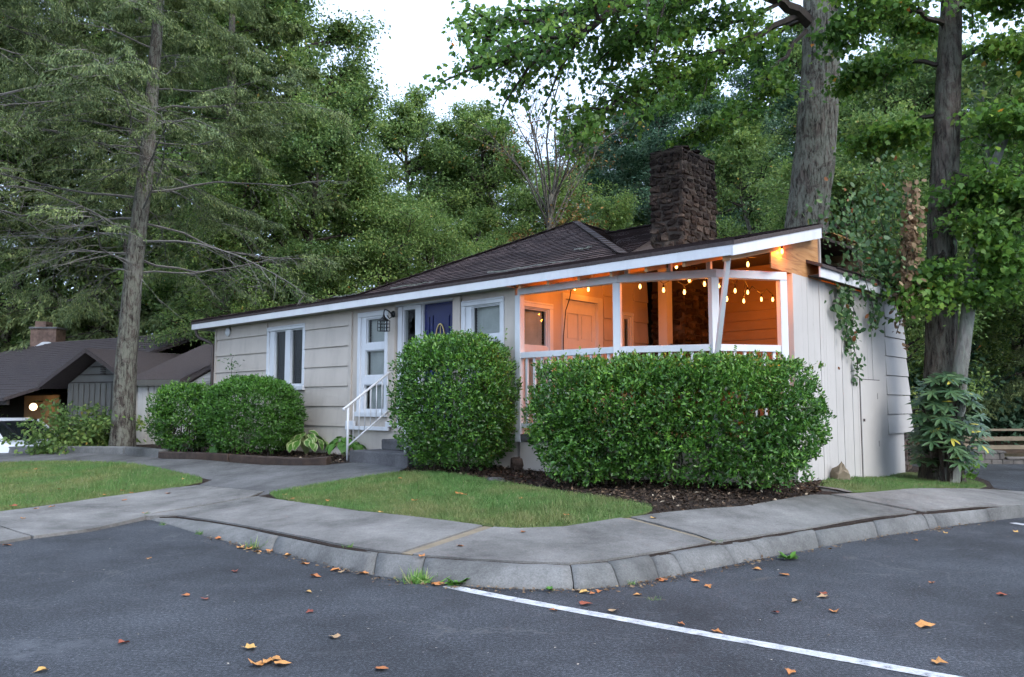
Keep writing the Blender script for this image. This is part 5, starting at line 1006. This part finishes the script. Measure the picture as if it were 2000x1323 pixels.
WOOD = (
 ('A', 540, 33, 24, .3, 'tallest broadleaf tree standing left of the open sky'), ('A', 455, 30, 21, 1.7, 'tall broadleaf tree close behind the leaning hemlock foliage'), ('A', 655, 37, 17.5, 2.9, 'broadleaf tree sloping down to the gap of open sky'),
 ('D', 440, 27, 20, .5, 'dark hemlock right behind the leaning hemlock'), ('D', 250, 31, 23, 2.1, 'hemlock hidden behind the leaning grey trunk'), ('D', 90, 34, 25, 4.0, 'hemlock rising over the neighbouring brick chimney'), ('D', -60, 33, 24, 1.0, 'hemlock at the far left above the carport roof'),
 ('A', 350, 38, 23, 5.0, 'tall broadleaf crown showing between the left hemlocks'), ('A', 160, 36, 24, .9, 'tall broadleaf tree deep behind the neighbouring roof'), ('B', 0, 34, 20, 2.2, 'dense broadleaf tree behind the far left hemlocks'),
 ('B', 800, 42, 17.6, 1.2, 'broadleaf crown at the left foot of the sky gap'), ('B', 885, 42, 16.6, .4, 'round broadleaf crown at the bottom of the sky gap'), ('B', 960, 40, 16.0, 3.3, 'broadleaf tree left of the nearly leafless one'), ('C', 1040, 36, 12.5, 1.1, 'pale leaved tree behind the nearly leafless one'),
 ('C', 700, 27, 10, 2.0, 'low pale leaved tree behind the long roof slope'), ('B', 600, 26, 12, 4.4, 'dense broadleaf tree just behind the left roof hip'), ('C', 830, 30, 9.5, .2, 'low leafy tree above the middle of the roof hip'), ('C', 930, 33, 9.5, 5.1, 'low leafy tree left of the roof peak'), ('B', 480, 24.5, 10, 3.8, 'dense low tree above the white fascia\'s left end'),
 ('B', 1160, 46, 17, 2.5, 'broadleaf tree right of the nearly leafless one'), ('E', 1230, 44, 17.0, .8, 'bluish evergreen just left of the stone chimney'), ('E', 1320, 40, 16.5, 2.0, 'bluish evergreen directly behind the stone chimney'), ('E', 1400, 36, 14.5, 3.9, 'bluish evergreen just right of the stone chimney'), ('E', 1490, 42, 18, 5.5, 'bluish evergreen left of the big maple trunk'), ('E', 1270, 52, 17.5, 4.0, 'farthest bluish evergreen above the stone chimney'), ('E', 1440, 50, 18, 1.0, 'farthest bluish evergreen beside the big maple trunk'),
 ('C', 1180, 31, 9.5, 2.8, 'low pale leaved tree between roof peak and chimney'), ('B', 1470, 27, 11, .9, 'dense low tree above the sloping rake board'), ('A', 1570, 40, 19, 1.4, 'tall broadleaf tree hidden by the big maple trunk'), ('C', 1690, 18.6, 8.6, 3.1, 'green understory tree just behind the boarded wall'), ('B', 1760, 24, 13, 4.7, 'broadleaf tree between the two right maples'), ('A', 1700, 36, 15, .1, 'broadleaf crown far behind the boarded wall'),
 ('B', 1880, 28, 14, 1.9, 'broadleaf tree behind the pale leaning trunk'), ('E', 1980, 27, 13, 3.5, 'bluish evergreen above the rail fence'), ('B', 2080, 22, 13, 5.9, 'broadleaf tree at the right edge behind the fence'), ('D', 1900, 34, 14, .6, 'dark hemlock deep behind the right corner trees'), ('E', 1820, 40, 16, 2.3, 'bluish evergreen far behind the right dark maple'), ('C', 1620, 21, 8.0, .2, 'low pale leaved tree right of the big maple trunk'), ('D', 2010, 22.5, 10, 1.5, 'low hemlock sweeping over the rail fence'))
for k, px, Y, H, rz, lb in WOOD: wood(k, K[k], px, Y, H, lb, rz)
o_ = at(-170, 860, 15.5); h2_ = plant_tree('hemlock_tree', 'near hemlock hanging in from the left edge', HM[0], HM[1], HM[2], (o_.x, o_.y, .1), 2.6, (.95, .95, 1.25)); tag(link('dead_branches', HM[3], h2_), kind='stuff')
# nearly bare tree behind the roof peak
mt = Tree(81); r = mt.r; Yb = 30; o0 = at(1068, 700, Yb); o0.z = float(ground_z(np.array(o0.x), np.array(30.))) - .2
tpl = [Vector((0, 0, 0)), at(1072, 470, Yb) - o0, at(1076, 380, Yb) - o0]
for k in range(15):
    a = r.uniform(0, 6.28); P = limb(r, tuple(tpl[1].lerp(tpl[2], r.uniform(0, 1))), (math.cos(a) * .42, math.sin(a) * .42, 1.0), r.uniform(3.5, 7.5), 7, 0, .12); mt.tubes.append((P, np.linspace(.045, .008, 8), 4))
    for j in range(18):
        q, d = ppt(P, r.uniform(.25, .98)); Q = limb(r, q, unit(d + r.normal(size=3) * .5), r.uniform(.6, 1.8), 3, 0, .15); mt.tubes.append((Q, np.linspace(.014, .005, 4), 3))
        if r.random() < .35: mt.foliate(Q, .4, 8, .2, .14)
for k in range(10): P = limb(r, tuple(tpl[1] * r.uniform(.55, 1.0)), (r.normal(), r.normal(), .3), r.uniform(1.5, 3), 5, .03, .15); mt.branchy(P, .03, 30, 7, .4, .3, .15)
cm, mb = mt.parts(D4, M['leaf_autumn']); plant_tree('bare_tree', 'nearly leafless tree with thin upright limbs against the sky', trunk_mesh(tpl, [.17, .12, .09], M['bark_dark'], 8, 4), cm, mb.mesh('branches', M['bark_dark']), o0)
# undergrowth and the far wood as one mass each
def mass(name, label, n, fx, fy, fz, size, mat, seed):
    r = np.random.default_rng(seed); x = r.uniform(*fx, n); y = r.uniform(*fy, n); hx = fz(x) * (.65 + .35 * np.sin(x * .9 + 1) * np.sin(x * .37)); z = ground_z(x, y) + hx * (1 - r.random(n) ** 1.6) ; z += .4 * r.normal(size=n)
    C = np.c_[x, y, z]; D = unit(r.normal(size=(n, 3)) + [0, 0, -.3]); N = unit(r.normal(size=(n, 3)) * .6 + [0, -.2, 1]); tag(link(name, leaf_mesh(name, C, D, N, size * r.uniform(.6, 1.3, n), D4, mat, np.clip(r.normal(.4, .25, n), 0, 1))), label, name, kind='stuff')
mass('undergrowth', 'dark undergrowth filling the wood edge behind the houses', 60000, (-26, 26), (27, 36), lambda x: 3.6 + 0 * x, .22, M['leaf_decid'], 91)
mass('woods', 'far wood closing the view between the trunks', 110000, (-56, 56), (52, 60), lambda x: 11.0 + 1.5 * np.sin(x * .2) + 3.5 * np.clip(x / 12, 0, 1), .55, M['leaf_decid'], 92)
mass('undergrowth', 'dark hemlock thicket on the bank beyond the fence', 26000, (7.5, 26), (21.5, 26), lambda x: 2.6 + 0 * x, .2, M['leaf_conifer'], 93)
# ------------------------------------------------------------------ small plants, grass, fallen leaves
def scatter(poly, n, r):
    xs = [p[0] for p in poly]; ys = [p[1] for p in poly]; out = np.zeros((0, 2))
    while len(out) < n:
        q = np.c_[r.uniform(min(xs), max(xs), n), r.uniform(min(ys), max(ys), n)]; out = np.r_[out, q[inside(q, poly)]]
    return out[:n]
def grass(label, poly, n, h, seed, dz=.008, mat=None, w=1):
    r = np.random.default_rng(seed); P = scatter(poly, n, r); z = zgv(P) + dz; A = unit(np.c_[r.normal(size=(n, 2)) * .45, np.ones(n)]); N = unit(r.normal(size=(n, 3)))
    patch = np.sin(P[:, 0] * 2.1 + 1) * np.sin(P[:, 1] * 1.7 + P[:, 0]) ; hh = h * r.uniform(.5, 1.3, n) * (1 + .2 * patch); T = BLADE * np.array([1, .55 * w, 1])
    tag(link('grass', leaf_mesh('grass', np.c_[P, z], A, N, hh, T, mat or M['lawn_blade'], np.clip(r.normal(.45, .22, n) + .15 * (r.random(n) < .1), 0, 1))), label, 'grass', kind='stuff')
grass('short clipped grass of the lawn by the driveway', lawnL, 75000, .055, 1); grass('grass of the lawn beyond the left edge', lawnX, 30000, .055, 11); grass('short clipped grass between the sidewalk and the bed', lawnR, 62000, .05, 2); grass('thin mossy grass below the boarded wall', moss, 12000, .04, 3)
# mulch chips and crumbs of leaf in the beds
M['chip'] = m_leaf('mulch_chip', [(0, (.03, .02, .014)), (.5, (.085, .058, .04)), (.8, (.19, .13, .085)), (1, (.50, .42, .32))], .0, .9, .2, 3, .2)
bedR = G((782, 921), (806, 909), (860, 893), (1005, 885), (1300, 900), (1590, 935), (1620, 950), (1585, 968), (1450, 992), (1285, 1004), (1272, 988), (1150, 968), (1000, 943), (860, 923)); bedL = G((318, 893), (420, 880), (560, 876), (690, 880), (688, 902), (640, 906), (450, 897))
for pl, n, lb, sd_ in ((bedR, 13000, 'bark mulch and leaf crumbs under the long hedge', 5), (bedL, 2500, 'bark mulch in the bed under the double window', 6)):
    r = np.random.default_rng(sd_); P = scatter(pl, n, r); tag(link('mulch', leaf_mesh('mulch', np.c_[P, zgv(P) + r.uniform(0, .012, n)], unit(r.normal(size=(n, 3)) * [1, 1, .3]), unit(r.normal(size=(n, 3)) * .5 + [0, 0, 1]), r.uniform(.02, .07, n), D4, M['chip'], np.clip(np.abs(r.normal(.3, .28, n)), 0, 1))), lb, 'mulch', kind='stuff')
# hostas: every leaf its own piece
def hosta_leaf(edge):
    V, Fc = [], []; n = 8
    for k in range(n + 1):
        t_ = k / n; w = .36 * math.sin(math.pi * min(1, t_ * .93 + .04)) ** .75 * (1.25 - .45 * t_) if k < n else 0; z = .12 * math.sin(t_ * 2.2) - .28 * t_ * t_
        for s_ in (-1, -.72, 0, .72, 1): V.append((t_, s_ * w, z + .10 * abs(s_) * (1 - t_) + .02 * math.sin(k * 1.7 + s_ * 3)))
    for k in range(n):
        for j in range(4): a = k * 5 + j; Fc.append((a, a + 1, a + 6, a + 5))
    me = new_mesh('leaf', V, Fc, None, True); a = me.attributes.new('rnd', 'FLOAT', 'POINT'); a.data.foreach_set('value', [.5] * len(V))
    me.materials.append(M['leaf_hosta']); me.materials.append(M['leaf_cream'])
    if edge:
        for p in me.polygons:
            if p.index % 4 in (0, 3): p.material_index = 1
    return me
M['leaf_cream'] = m_simple('cream_leaf_edge', (.34, .40, .17), .5, .1)
HL = [hosta_leaf(True), hosta_leaf(False)]
def hosta(label, px, py, rad, n, edge, seed, sz):
    r_ = random.Random(seed); p = gp(px, py); o = thing('hosta', label, 'plant', p)
    for k in range(n):
        f = math.sqrt((k + .5) / n); a = k * 2.4 + r_.uniform(-.3, .3); rr_ = rad * f; L = sz * r_.uniform(.8, 1.15); h = rad * (.75 - .45 * f) + .05
        q = Vector((math.cos(a) * rr_ * .7, math.sin(a) * rr_ * .7, h)); link('leaf', HL[0 if edge else 1], o, q, (r_.uniform(-.3, .3), .15 + .6 * f + r_.uniform(-.1, .2), a), (L, L, L))
    mb = MB()
    for k in range(n): a = k * 2.4; f = math.sqrt((k + .5) / n); mb.tube([(0, 0, -.02), (math.cos(a) * rad * f * .35, math.sin(a) * rad * f * .35, rad * .5), (math.cos(a) * rad * f * .7, math.sin(a) * rad * f * .7, rad * (.75 - .45 * f) + .05)], .004, 4, False)
    tag(mb.build('stalks', M['leaf_cream'], o), kind='stuff')
hosta('hosta with cream edged leaves beside the round bush', 598, 887, .50, 54, True, 1, .19); hosta('yellow green hosta beside the front steps', 672, 892, .42, 46, False, 2, .16); hosta('small hosta peeping out left of the round bush', 428, 889, .24, 16, False, 3, .17)
# rhododendron: whorls of long leaves
ro = gp(1815, 940); ro = Vector((6.47, 12.1, zg(6.47, 12.1))); rho = thing('rhododendron', 'rhododendron with drooping leaf whorls before the right maple trunk', 'shrub', ro); r_ = random.Random(12)
V = [(0, 0, 0), (.2, .09, .02), (.55, .13, 0), (.85, .08, -.06), (1, 0, -.12), (.85, -.08, -.06), (.55, -.13, 0), (.2, -.09, .02), (.5, 0, -.03)]; RF = [(0, 1, 8), (1, 2, 8), (2, 3, 8), (3, 4, 8), (4, 5, 8), (5, 6, 8), (6, 7, 8), (7, 0, 8)]
def rl_mesh(v):
    me = new_mesh('leaf', V, RF, M['leaf_rhodo'] if v < .95 else M['leaf_yellow'], True); a = me.attributes.new('rnd', 'FLOAT', 'POINT'); a.data.foreach_set('value', [v] * len(V)); return me
M['leaf_yellow'] = m_simple('yellowed_leaf', (.45, .40, .06), .5); RLM = [rl_mesh(v) for v in (.1, .3, .5, .7, .9, 1.0)]
tips = []
for k in range(120):
    a = r_.uniform(0, 6.28); u = r_.random() ** .35; z = r_.uniform(.3, 1.62); w = .6 * math.sin(math.pi * min(1, z / 1.75 * .8 + .2)) ** .6
    tips.append(Vector((math.cos(a) * u * w * .85, math.sin(a) * u * w * .7 - .1, z)))
stem = MB(); xC, xD, xN, xS = [], [], [], []
tips.sort(key=lambda p: p.y)
for kk, p in enumerate(tips):
    b0 = Vector((p.x * .15, p.y * .15, -.05))
    if kk % 9 == 0: stem.tube([b0, Vector((p.x * .3, p.y * .3, p.z * .5)), p], [.016, .011, .006], 5, False)
    n = r_.randint(7, 8); a0 = r_.uniform(0, 6); tilt = Vector((p.x * .4, p.y * .4 - .25, .6)).normalized()
    X = tilt.cross(Vector((.3, .2, .9))).normalized(); Y_ = tilt.cross(X)
    for j in range(n):
        a = a0 + j * 2 * math.pi / n; d = (X * math.cos(a) + Y_ * math.sin(a) + tilt * .25 - Vector((0, 0, .28))).normalized(); zz = (tilt - d * tilt.dot(d)).normalized(); yy = zz.cross(d); L = r_.uniform(.15, .22)
        if kk >= 38: xC.append(p); xD.append(d); xN.append(zz); xS.append(L); continue
        o = link('leaf', RLM[5] if r_.random() < .05 else r_.choice(RLM[:5]), rho); o.matrix_local = Matrix(((d.x * L, yy.x * L, zz.x * L, p.x), (d.y * L, yy.y * L, zz.y * L, p.y), (d.z * L, yy.z * L, zz.z * L, p.z), (0, 0, 0, 1)))
tag(stem.build('stems', M['twig'], rho), kind='stuff'); xs__ = [np.array([tuple(v) for v in q]) for q in (xC, xD, xN)]; tag(link('inner_leaves', leaf_mesh('inner_leaves', *xs__, np.array(xS), D6 * [1, .7, 1], M['leaf_rhodo'], np.random.default_rng(4).random(len(xS))), rho), kind='stuff')
# vine: green fall on the boarded wall, dried curtain beside it, up into the maple
vn = thing('vine', 'creeper hanging over the boarded wall with a dried brown curtain', 'vine', (OX, OY, -.1), HROT); r = np.random.default_rng(31)
vm = MB(); Cg, Cd = [], []
def fall(p0, p1, n, sp, dead, sag=.1):
    P = np.array([np.array(p0) * (1 - t) + np.array(p1) * t + r.normal(size=3) * [.02, .03, .02] for t in np.linspace(0, 1, 7)]); vm.tube(P, .006, 4, False)
    t = r.random(n) * 5.99; i = t.astype(int); f = (t - i)[:, None]; (Cd if dead else Cg).append(P[i] * (1 - f) + P[i + 1] * f + r.normal(size=(n, 3)) * sp)
for a, b, n, sp, dd in (((12.75, 2.95, 3.22), (12.68, 3.25, 2.3), 150, (.03, .13, .1), 0), ((12.78, 3.1, 3.25), (12.68, 3.55, 1.85), 120, (.03, .06, .08), 0), ((12.78, 2.8, 3.2), (12.7, 3.0, 2.75), 110, (.04, .12, .08), 0), ((12.85, 3.3, 3.4), (12.75, 4.2, 2.7), 70, (.05, .12, .1), 0), ((12.8, 4.3, 3.35), (12.7, 4.1, 2.6), 40, (.04, .1, .1), 0),
                        ((13.35, 4.25, 4.75), (13.2, 4.2, 3.05), 300, (.07, .08, .1), 1), ((13.2, 4.3, 3.9), (12.95, 4.55, 2.55), 150, (.05, .07, .1), 1), ((13.3, 4.3, 4.5), (13.35, 4.1, 3.6), 160, (.05, .06, .1), 1), ((12.95, 4.8, 5.2), (12.95, 4.5, 4.2), 260, (.18, .22, .2), 0), ((12.8, 4.2, 4.9), (12.9, 4.4, 3.6), 300, (.2, .25, .25), 0), ((12.7, 3.4, 4.6), (12.9, 3.9, 3.5), 320, (.25, .35, .3), 0), ((12.6, 2.9, 4.3), (12.85, 3.3, 3.4), 220, (.2, .25, .2), 0), ((12.95, 4.2, 3.55), (12.9, 5.3, 3.45), 200, (.08, .2, .12), 0)): fall(a, b, n, np.array(sp), dd)
for nm, C, mt_, sz in (('green_leaves', np.concatenate(Cg), M['leaf_vine'], .085), ('dried_leaves', np.concatenate(Cd), M['leaf_dead'], .09)):
    n = len(C); tag(link(nm, leaf_mesh(nm, C, unit(r.normal(size=(n, 3)) * .6 + [.3, -.1, -.8]), unit(r.normal(size=(n, 3)) * .6 + [.8, -.4, .4]), sz * r.uniform(.6, 1.3, n), D6 * [1, 1.6, 1], mt_, np.clip(r.normal(.5, .25, n), 0, 1)), vn), kind='stuff')
tag(vm.build('stems', M['twig'], vn), kind='stuff')
# dogwood like shrub by the neighbour
dg = Tree(95); rr = dg.r; p = at(156, 868, 18.4); p.z = -.15
for k in range(26): a = k * 2.4; P = limb(rr, (0, 0, .1), (math.cos(a) * .8, math.sin(a) * .6, rr.uniform(.5, 1.9)), rr.uniform(.9, 1.55), 5, .05, .1); dg.branchy(P, .014, 34, 5, .5, .13, .10, .2, .03, .35)
cm, mb = dg.parts(D6 * [1, 1.4, 1], M['leaf_decid2']); o = thing('spreading_shrub', 'loose olive shrub beside the leaning hemlock trunk', 'shrub', p); tag(link('foliage', cm, o), kind='stuff'); tag(link('stems', mb.mesh('stems', M['twig']), o), kind='stuff')
# green seedling foot of the right maple
p = gp(1885, 945); o = thing('seedling', 'leafy green seedling at the foot of the right trunks', 'plant', (p.x, p.y + .1, p.z)); r = np.random.default_rng(44); n = 90; C = r.normal(size=(n, 3)) * [.16, .12, .1] + [0, 0, .22]; C[:, 2] = np.abs(C[:, 2])
tag(link('foliage', leaf_mesh('foliage', C, unit(r.normal(size=(n, 3)) + [0, -.4, 0]), unit(r.normal(size=(n, 3)) * .5 + [0, -.3, 1]), .1 * r.uniform(.6, 1.2, n), MAPLE, M['leaf_maple'], r.uniform(.3, .85, n)), o), kind='stuff'); MB().tube([(0, 0, -.02), (.02, 0, .15), (0, 0, .3)], .006, 5).build('stem', M['twig'], o)
# slim sapling before the left siding
p = gp(455, 890); x, y = h2w(1.35, -.35); o = thing('sapling', 'thin sapling poking up above the round bush', 'plant', (x, y, zg(x, y))); top = at(452, 705, y).z - o.location.z; MB().tube([(0, 0, -.03), (.04, 0, top * .5), (0, 0, top), (.05, 0, top + .12)], [.006, .005, .004, .002], 5).build('stem', M['twig'], o)
n = 26; C = np.c_[r.normal(size=(n, 2)) * [.10, .05], r.uniform(top - .15, top + .15, n)]; tag(link('foliage', leaf_mesh('foliage', C, unit(r.normal(size=(n, 3)) + [0, -.4, 0]), unit(r.normal(size=(n, 3)) * .5 + [0, -.5, 1]), .085 * r.uniform(.6, 1.2, n), D6, M['leaf_vine'], r.uniform(.3, .7, n)), o), kind='stuff')
# weeds along the kerb
def weed(label, px, py, kind, n, size, z=0, seed=0):
    p = atz(px, py, z) if z is not None else gp(px, py); r = np.random.default_rng(seed); o = thing('weed', label, 'weed', p)
    if kind == 'g': C = np.c_[r.normal(size=(n, 2)) * [size * .45, size * .2], np.zeros(n)]; me = leaf_mesh('blades', C, unit(np.c_[r.normal(size=(n, 2)) * .7, np.full(n, .8)]), rdir(n, r), size * r.uniform(.5, 1.2, n), BLADE * [1, .5, 1], M['grass'], r.uniform(.4, 1, n))
    else: a = r.uniform(0, 6.28, n); C = np.c_[np.cos(a) * size * .1, np.sin(a) * size * .1, np.full(n, .01)]; me = leaf_mesh('blades', C, unit(np.c_[np.cos(a), np.sin(a), r.uniform(.1, .7, n)]), unit(np.c_[r.normal(size=(n, 2)) * .2, np.ones(n)]), size * r.uniform(.6, 1.1, n), D6, M['leaf_bush'], r.uniform(.5, 1, n))
    tag(link('blades', me, o), kind='stuff')
for a in (('largest grass tuft at the kerb where the white line starts', 818, 1138, 'g', 150, .13), ('leafy rosette at the kerb beside the largest grass tuft', 893, 1144, 'r', 30, .10), ('dry grass wisp in the kerb left bend', 497, 1072, 'g', 40, .13), ('green tuft where the kerb rises from the road', 392, 1044, 'g', 60, .07), ('small tuft at the very start of the kerb', 318, 1026, 'g', 40, .05), ('leafy weed at the right arm of the kerb', 1541, 1094, 'r', 26, .10), ('tiny weed in the kerb below the corner crack', 1076, 1156, 'r', 14, .05), ('small grass tuft at the kerb right of the corner', 1230, 1142, 'g', 40, .06), ('sparse tuft on the asphalt beside the white line', 1275, 1172, 'g', 20, .05)): weed(*a, seed=int(a[1]))
for a in (('grass tuft growing in the sidewalk joint at the left', 286, 1006, 'g', 50, .05, None), ('grass wisp growing along the kerb top edge', 682, 1069, 'g', 40, .05, None), ('grass in the slab joint at the kerb', 1402, 1059, 'g', 50, .04, None)): weed(*a, seed=int(a[1]))
# fallen leaves: a few shapes, each lying by itself
LS = []
for k in range(5):
    r_ = random.Random(k + 60); out = [Vector(v) * 1.0 for v in MAPLE]; V = [(v.x - .45, v.y * r_.uniform(.75, 1.1), abs(v.y) * r_.uniform(.05, .5) + r_.uniform(0, .06) + (.25 if k == 2 and v.x > .8 else 0)) for v in out]; V.append((-.05, 0, .02)); n = len(out)
    LS.append((V, [(i, (i + 1) % n, n) for i in range(n)]))
LC = [(.50, .20, .06), (.55, .26, .08), (.42, .15, .05), (.30, .08, .04), (.55, .33, .10), (.20, .05, .03), (.40, .26, .14)]
LMT = [m_simple('fallen_leaf_%d' % i, c, .7, .3, 14) for i, c in enumerate(LC)]; LM = [[new_mesh('fallen_leaf', v, f, m) for m in LMT] for v, f in LS]
r_ = random.Random(77)
def fleaf(px, py, surf, label, group, size=None, col=None):
    p = atz(px, py, .004) if surf == 'road' else gp(px, py, .03); s = .72 * (size or r_.uniform(.075, .125))
    z = p.z + (.003 if surf == 'road' else (.014 if surf == 'walk' else .04)); c = col if col is not None else r_.choice((0, 0, 0, 1, 1, 2, 2, 3, 4, 6))
    tag(link('fallen_leaf', LM[r_.randrange(5)][c], None, (p.x, p.y, z), (r_.uniform(-.15, .15), r_.uniform(-.15, .15), r_.uniform(0, 6.28)), (s, s, s)), label, 'leaf', group)
ORD = 'leftmost second third fourth fifth sixth seventh eighth ninth tenth eleventh twelfth thirteenth fourteenth fifteenth sixteenth seventeenth eighteenth nineteenth twentieth twenty-first twenty-second twenty-third twenty-fourth twenty-fifth twenty-sixth twenty-seventh'.split()
def leaf_row(pts, surf, base, group):
    for k, (px, py) in enumerate(sorted(pts)): fleaf(px, py, surf, base + (', leftmost of them' if k == 0 else ', rightmost of them' if k == len(pts) - 1 else ', ' + ORD[k] + ' from the left'), group)
leaf_row(((290, 1092), (460, 1117), (617, 1127), (603, 1157), (651, 1245), (78, 1312), (362, 1164), (402, 1171), (15, 1066), (1080, 1193), (1330, 1220), (1400, 1236), (1553, 1176), (1630, 1196), (1820, 1140), (1958, 1163), (1543, 1314), (1835, 1296), (1604, 1160), (1385, 1147), (1358, 1136), (1533, 1124), (498, 1300), (1985, 1040), (1480, 1113), (1787, 1056), (1846, 1042)), 'road', 'single orange leaf lying out on the asphalt', 'orange leaves on the asphalt')
for px, py, c in ((605, 1196, 5), (238, 1257, 3), (745, 1308, 2), (1513, 1197, 5), (485, 1268, 4), (1607, 1167, 6)): fleaf(px, py, 'road', {5: 'dark red brown leaf on the asphalt ' + ('left' if px < 1000 else 'right') + ' of the white line', 3: 'deep red curled leaf on the near asphalt', 2: 'rusty leaf at the photo bottom edge', 4: 'small yellow leaf on the near asphalt', 6: 'pale buff leaf beside an orange one on the asphalt'}[c], 'dark red leaves' if c == 5 else None, None, c)
fleaf(1810, 1224, 'road', 'large curled orange leaf alone on the right asphalt', None, .15, 1)
for dx, dy, w_ in ((0, 0, 'upper'), (-18, 7, 'left'), (14, 8, 'right')): fleaf(538 + dx, 1290 + dy, 'road', w_ + ' leaf of the orange trio bunched on the near asphalt', 'leaf trio', .12, 1)
leaf_row(((430, 1053), (470, 1071), (488, 1073), (502, 1079), (527, 1077), (595, 1103), (655, 1115), (668, 1119), (712, 1121), (733, 1121), (850, 1142), (862, 1141), (1140, 1158), (1158, 1161), (1170, 1157), (1245, 1163), (1197, 1194), (1288, 1134), (1145, 1181), (1298, 1135), (560, 1086), (243, 1022), (215, 1028)), 'road', 'orange leaf drifted against the kerb', 'leaves drifted against the kerb')
leaf_row(((900, 1063), (825, 1083), (1022, 1036), (1277, 1009), (284, 1000), (45, 1010), (243, 975), (328, 962)), 'walk', 'orange leaf on the concrete sidewalk', 'leaves on the sidewalk')
leaf_row(((70, 918), (116, 957), (205, 968), (100, 992), (70, 996), (25, 990), (240, 960), (255, 965), (358, 937), (50, 925)), 'lawn', 'orange leaf in the grass by the driveway', 'leaves on the left lawn')
leaf_row(((555, 968), (780, 936), (905, 968), (1018, 976), (1105, 1008), (570, 976), (810, 980), (640, 980), (745, 1003), (895, 966)), 'lawn', 'orange leaf in the grass before the long hedge', 'leaves on the right lawn')
# twigs lying on the roof edge and over the roof
for k, (x, y, L, lb) in enumerate(((8.3, .25, 1.9, 'long lichened branch lying along the roof edge above the porch'), (5.8, .3, 1.2, 'short lichened branch lying on the roof above the entry'), (3.9, .4, 1.0, 'thin branch lying on the roof above the double window'), (7.9, 2.9, .5, 'small forked twig lying on the upper roof slope'))):
    rr = np.random.default_rng(k + 5); w = thing('fallen_branch', lb, 'branch', (OX, OY, -.1), HROT); mb = MB()
    zz = lambda a, b: (zr(b) if b < KY else KZ + (b - KY) * .487) + .045
    def walk_(x0, y0, L, ang, n=9, r0=.014):
        P = []
        for i in range(n): P.append((x0, y0, zz(x0, y0) + rr.uniform(0, .03))); ang += rr.normal() * .22; x0 += math.cos(ang) * L / n; y0 = max(-.2, y0 + math.sin(ang) * L / n * .6)
        mb.tube(P, list(np.linspace(r0, .004, n)), 5); return P
    P = walk_(x, y, L, 0)
    for i in range(1, 8): walk_(P[i][0], P[i][1], L * .3, rr.choice([-.8, .8, 2.4]), 5, .007)
    tag(mb.build('twigs', M['bark_pale'], w), kind='stuff')
# crumbs, needles and grit gathered along the foot of the kerb
r = np.random.default_rng(88); n = 900; i = r.integers(2, len(kb) - 3, n); f = r.random((n, 1)); A_ = np.array([tuple(p) for p in kb]); C = A_[i] * (1 - f) + A_[i + 1] * f; C[:, :2] += r.normal(size=(n, 2)) * .05 + np.array([0, -.07]); C[:, 2] = .006 + r.random(n) * .01
tag(link('litter', leaf_mesh('litter', C, unit(r.normal(size=(n, 3)) * [1, 1, .15]), unit(r.normal(size=(n, 3)) * .3 + [0, 0, 1]), r.uniform(.012, .045, n), D4, M['leaf_dead'], np.clip(r.normal(.4, .3, n), 0, 1))), 'leaf crumbs and grit gathered at the foot of the kerb', 'litter', kind='stuff')
n = 500; C = np.c_[r.uniform(-6, 6, n), r.uniform(3, 9, n), np.full(n, .004)]; keep = C[:, 1] < 5.9 + .6 * np.abs(C[:, 0]) ; C = C[keep]; n = len(C)
M['crumb'] = m_leaf('pale_crumb', GREENS((.10, .08, .06), (.30, .27, .22), (.55, .5, .4)), 0, .8, .1, 3, .2)
tag(link('litter', leaf_mesh('litter', C, unit(r.normal(size=(n, 3)) * [1, 1, .1]), unit(r.normal(size=(n, 3)) * .2 + [0, 0, 1]), r.uniform(.006, .022, n), D4, M['crumb'], r.random(n))), 'pale specks and crumbs scattered over the asphalt', 'litter', kind='stuff')
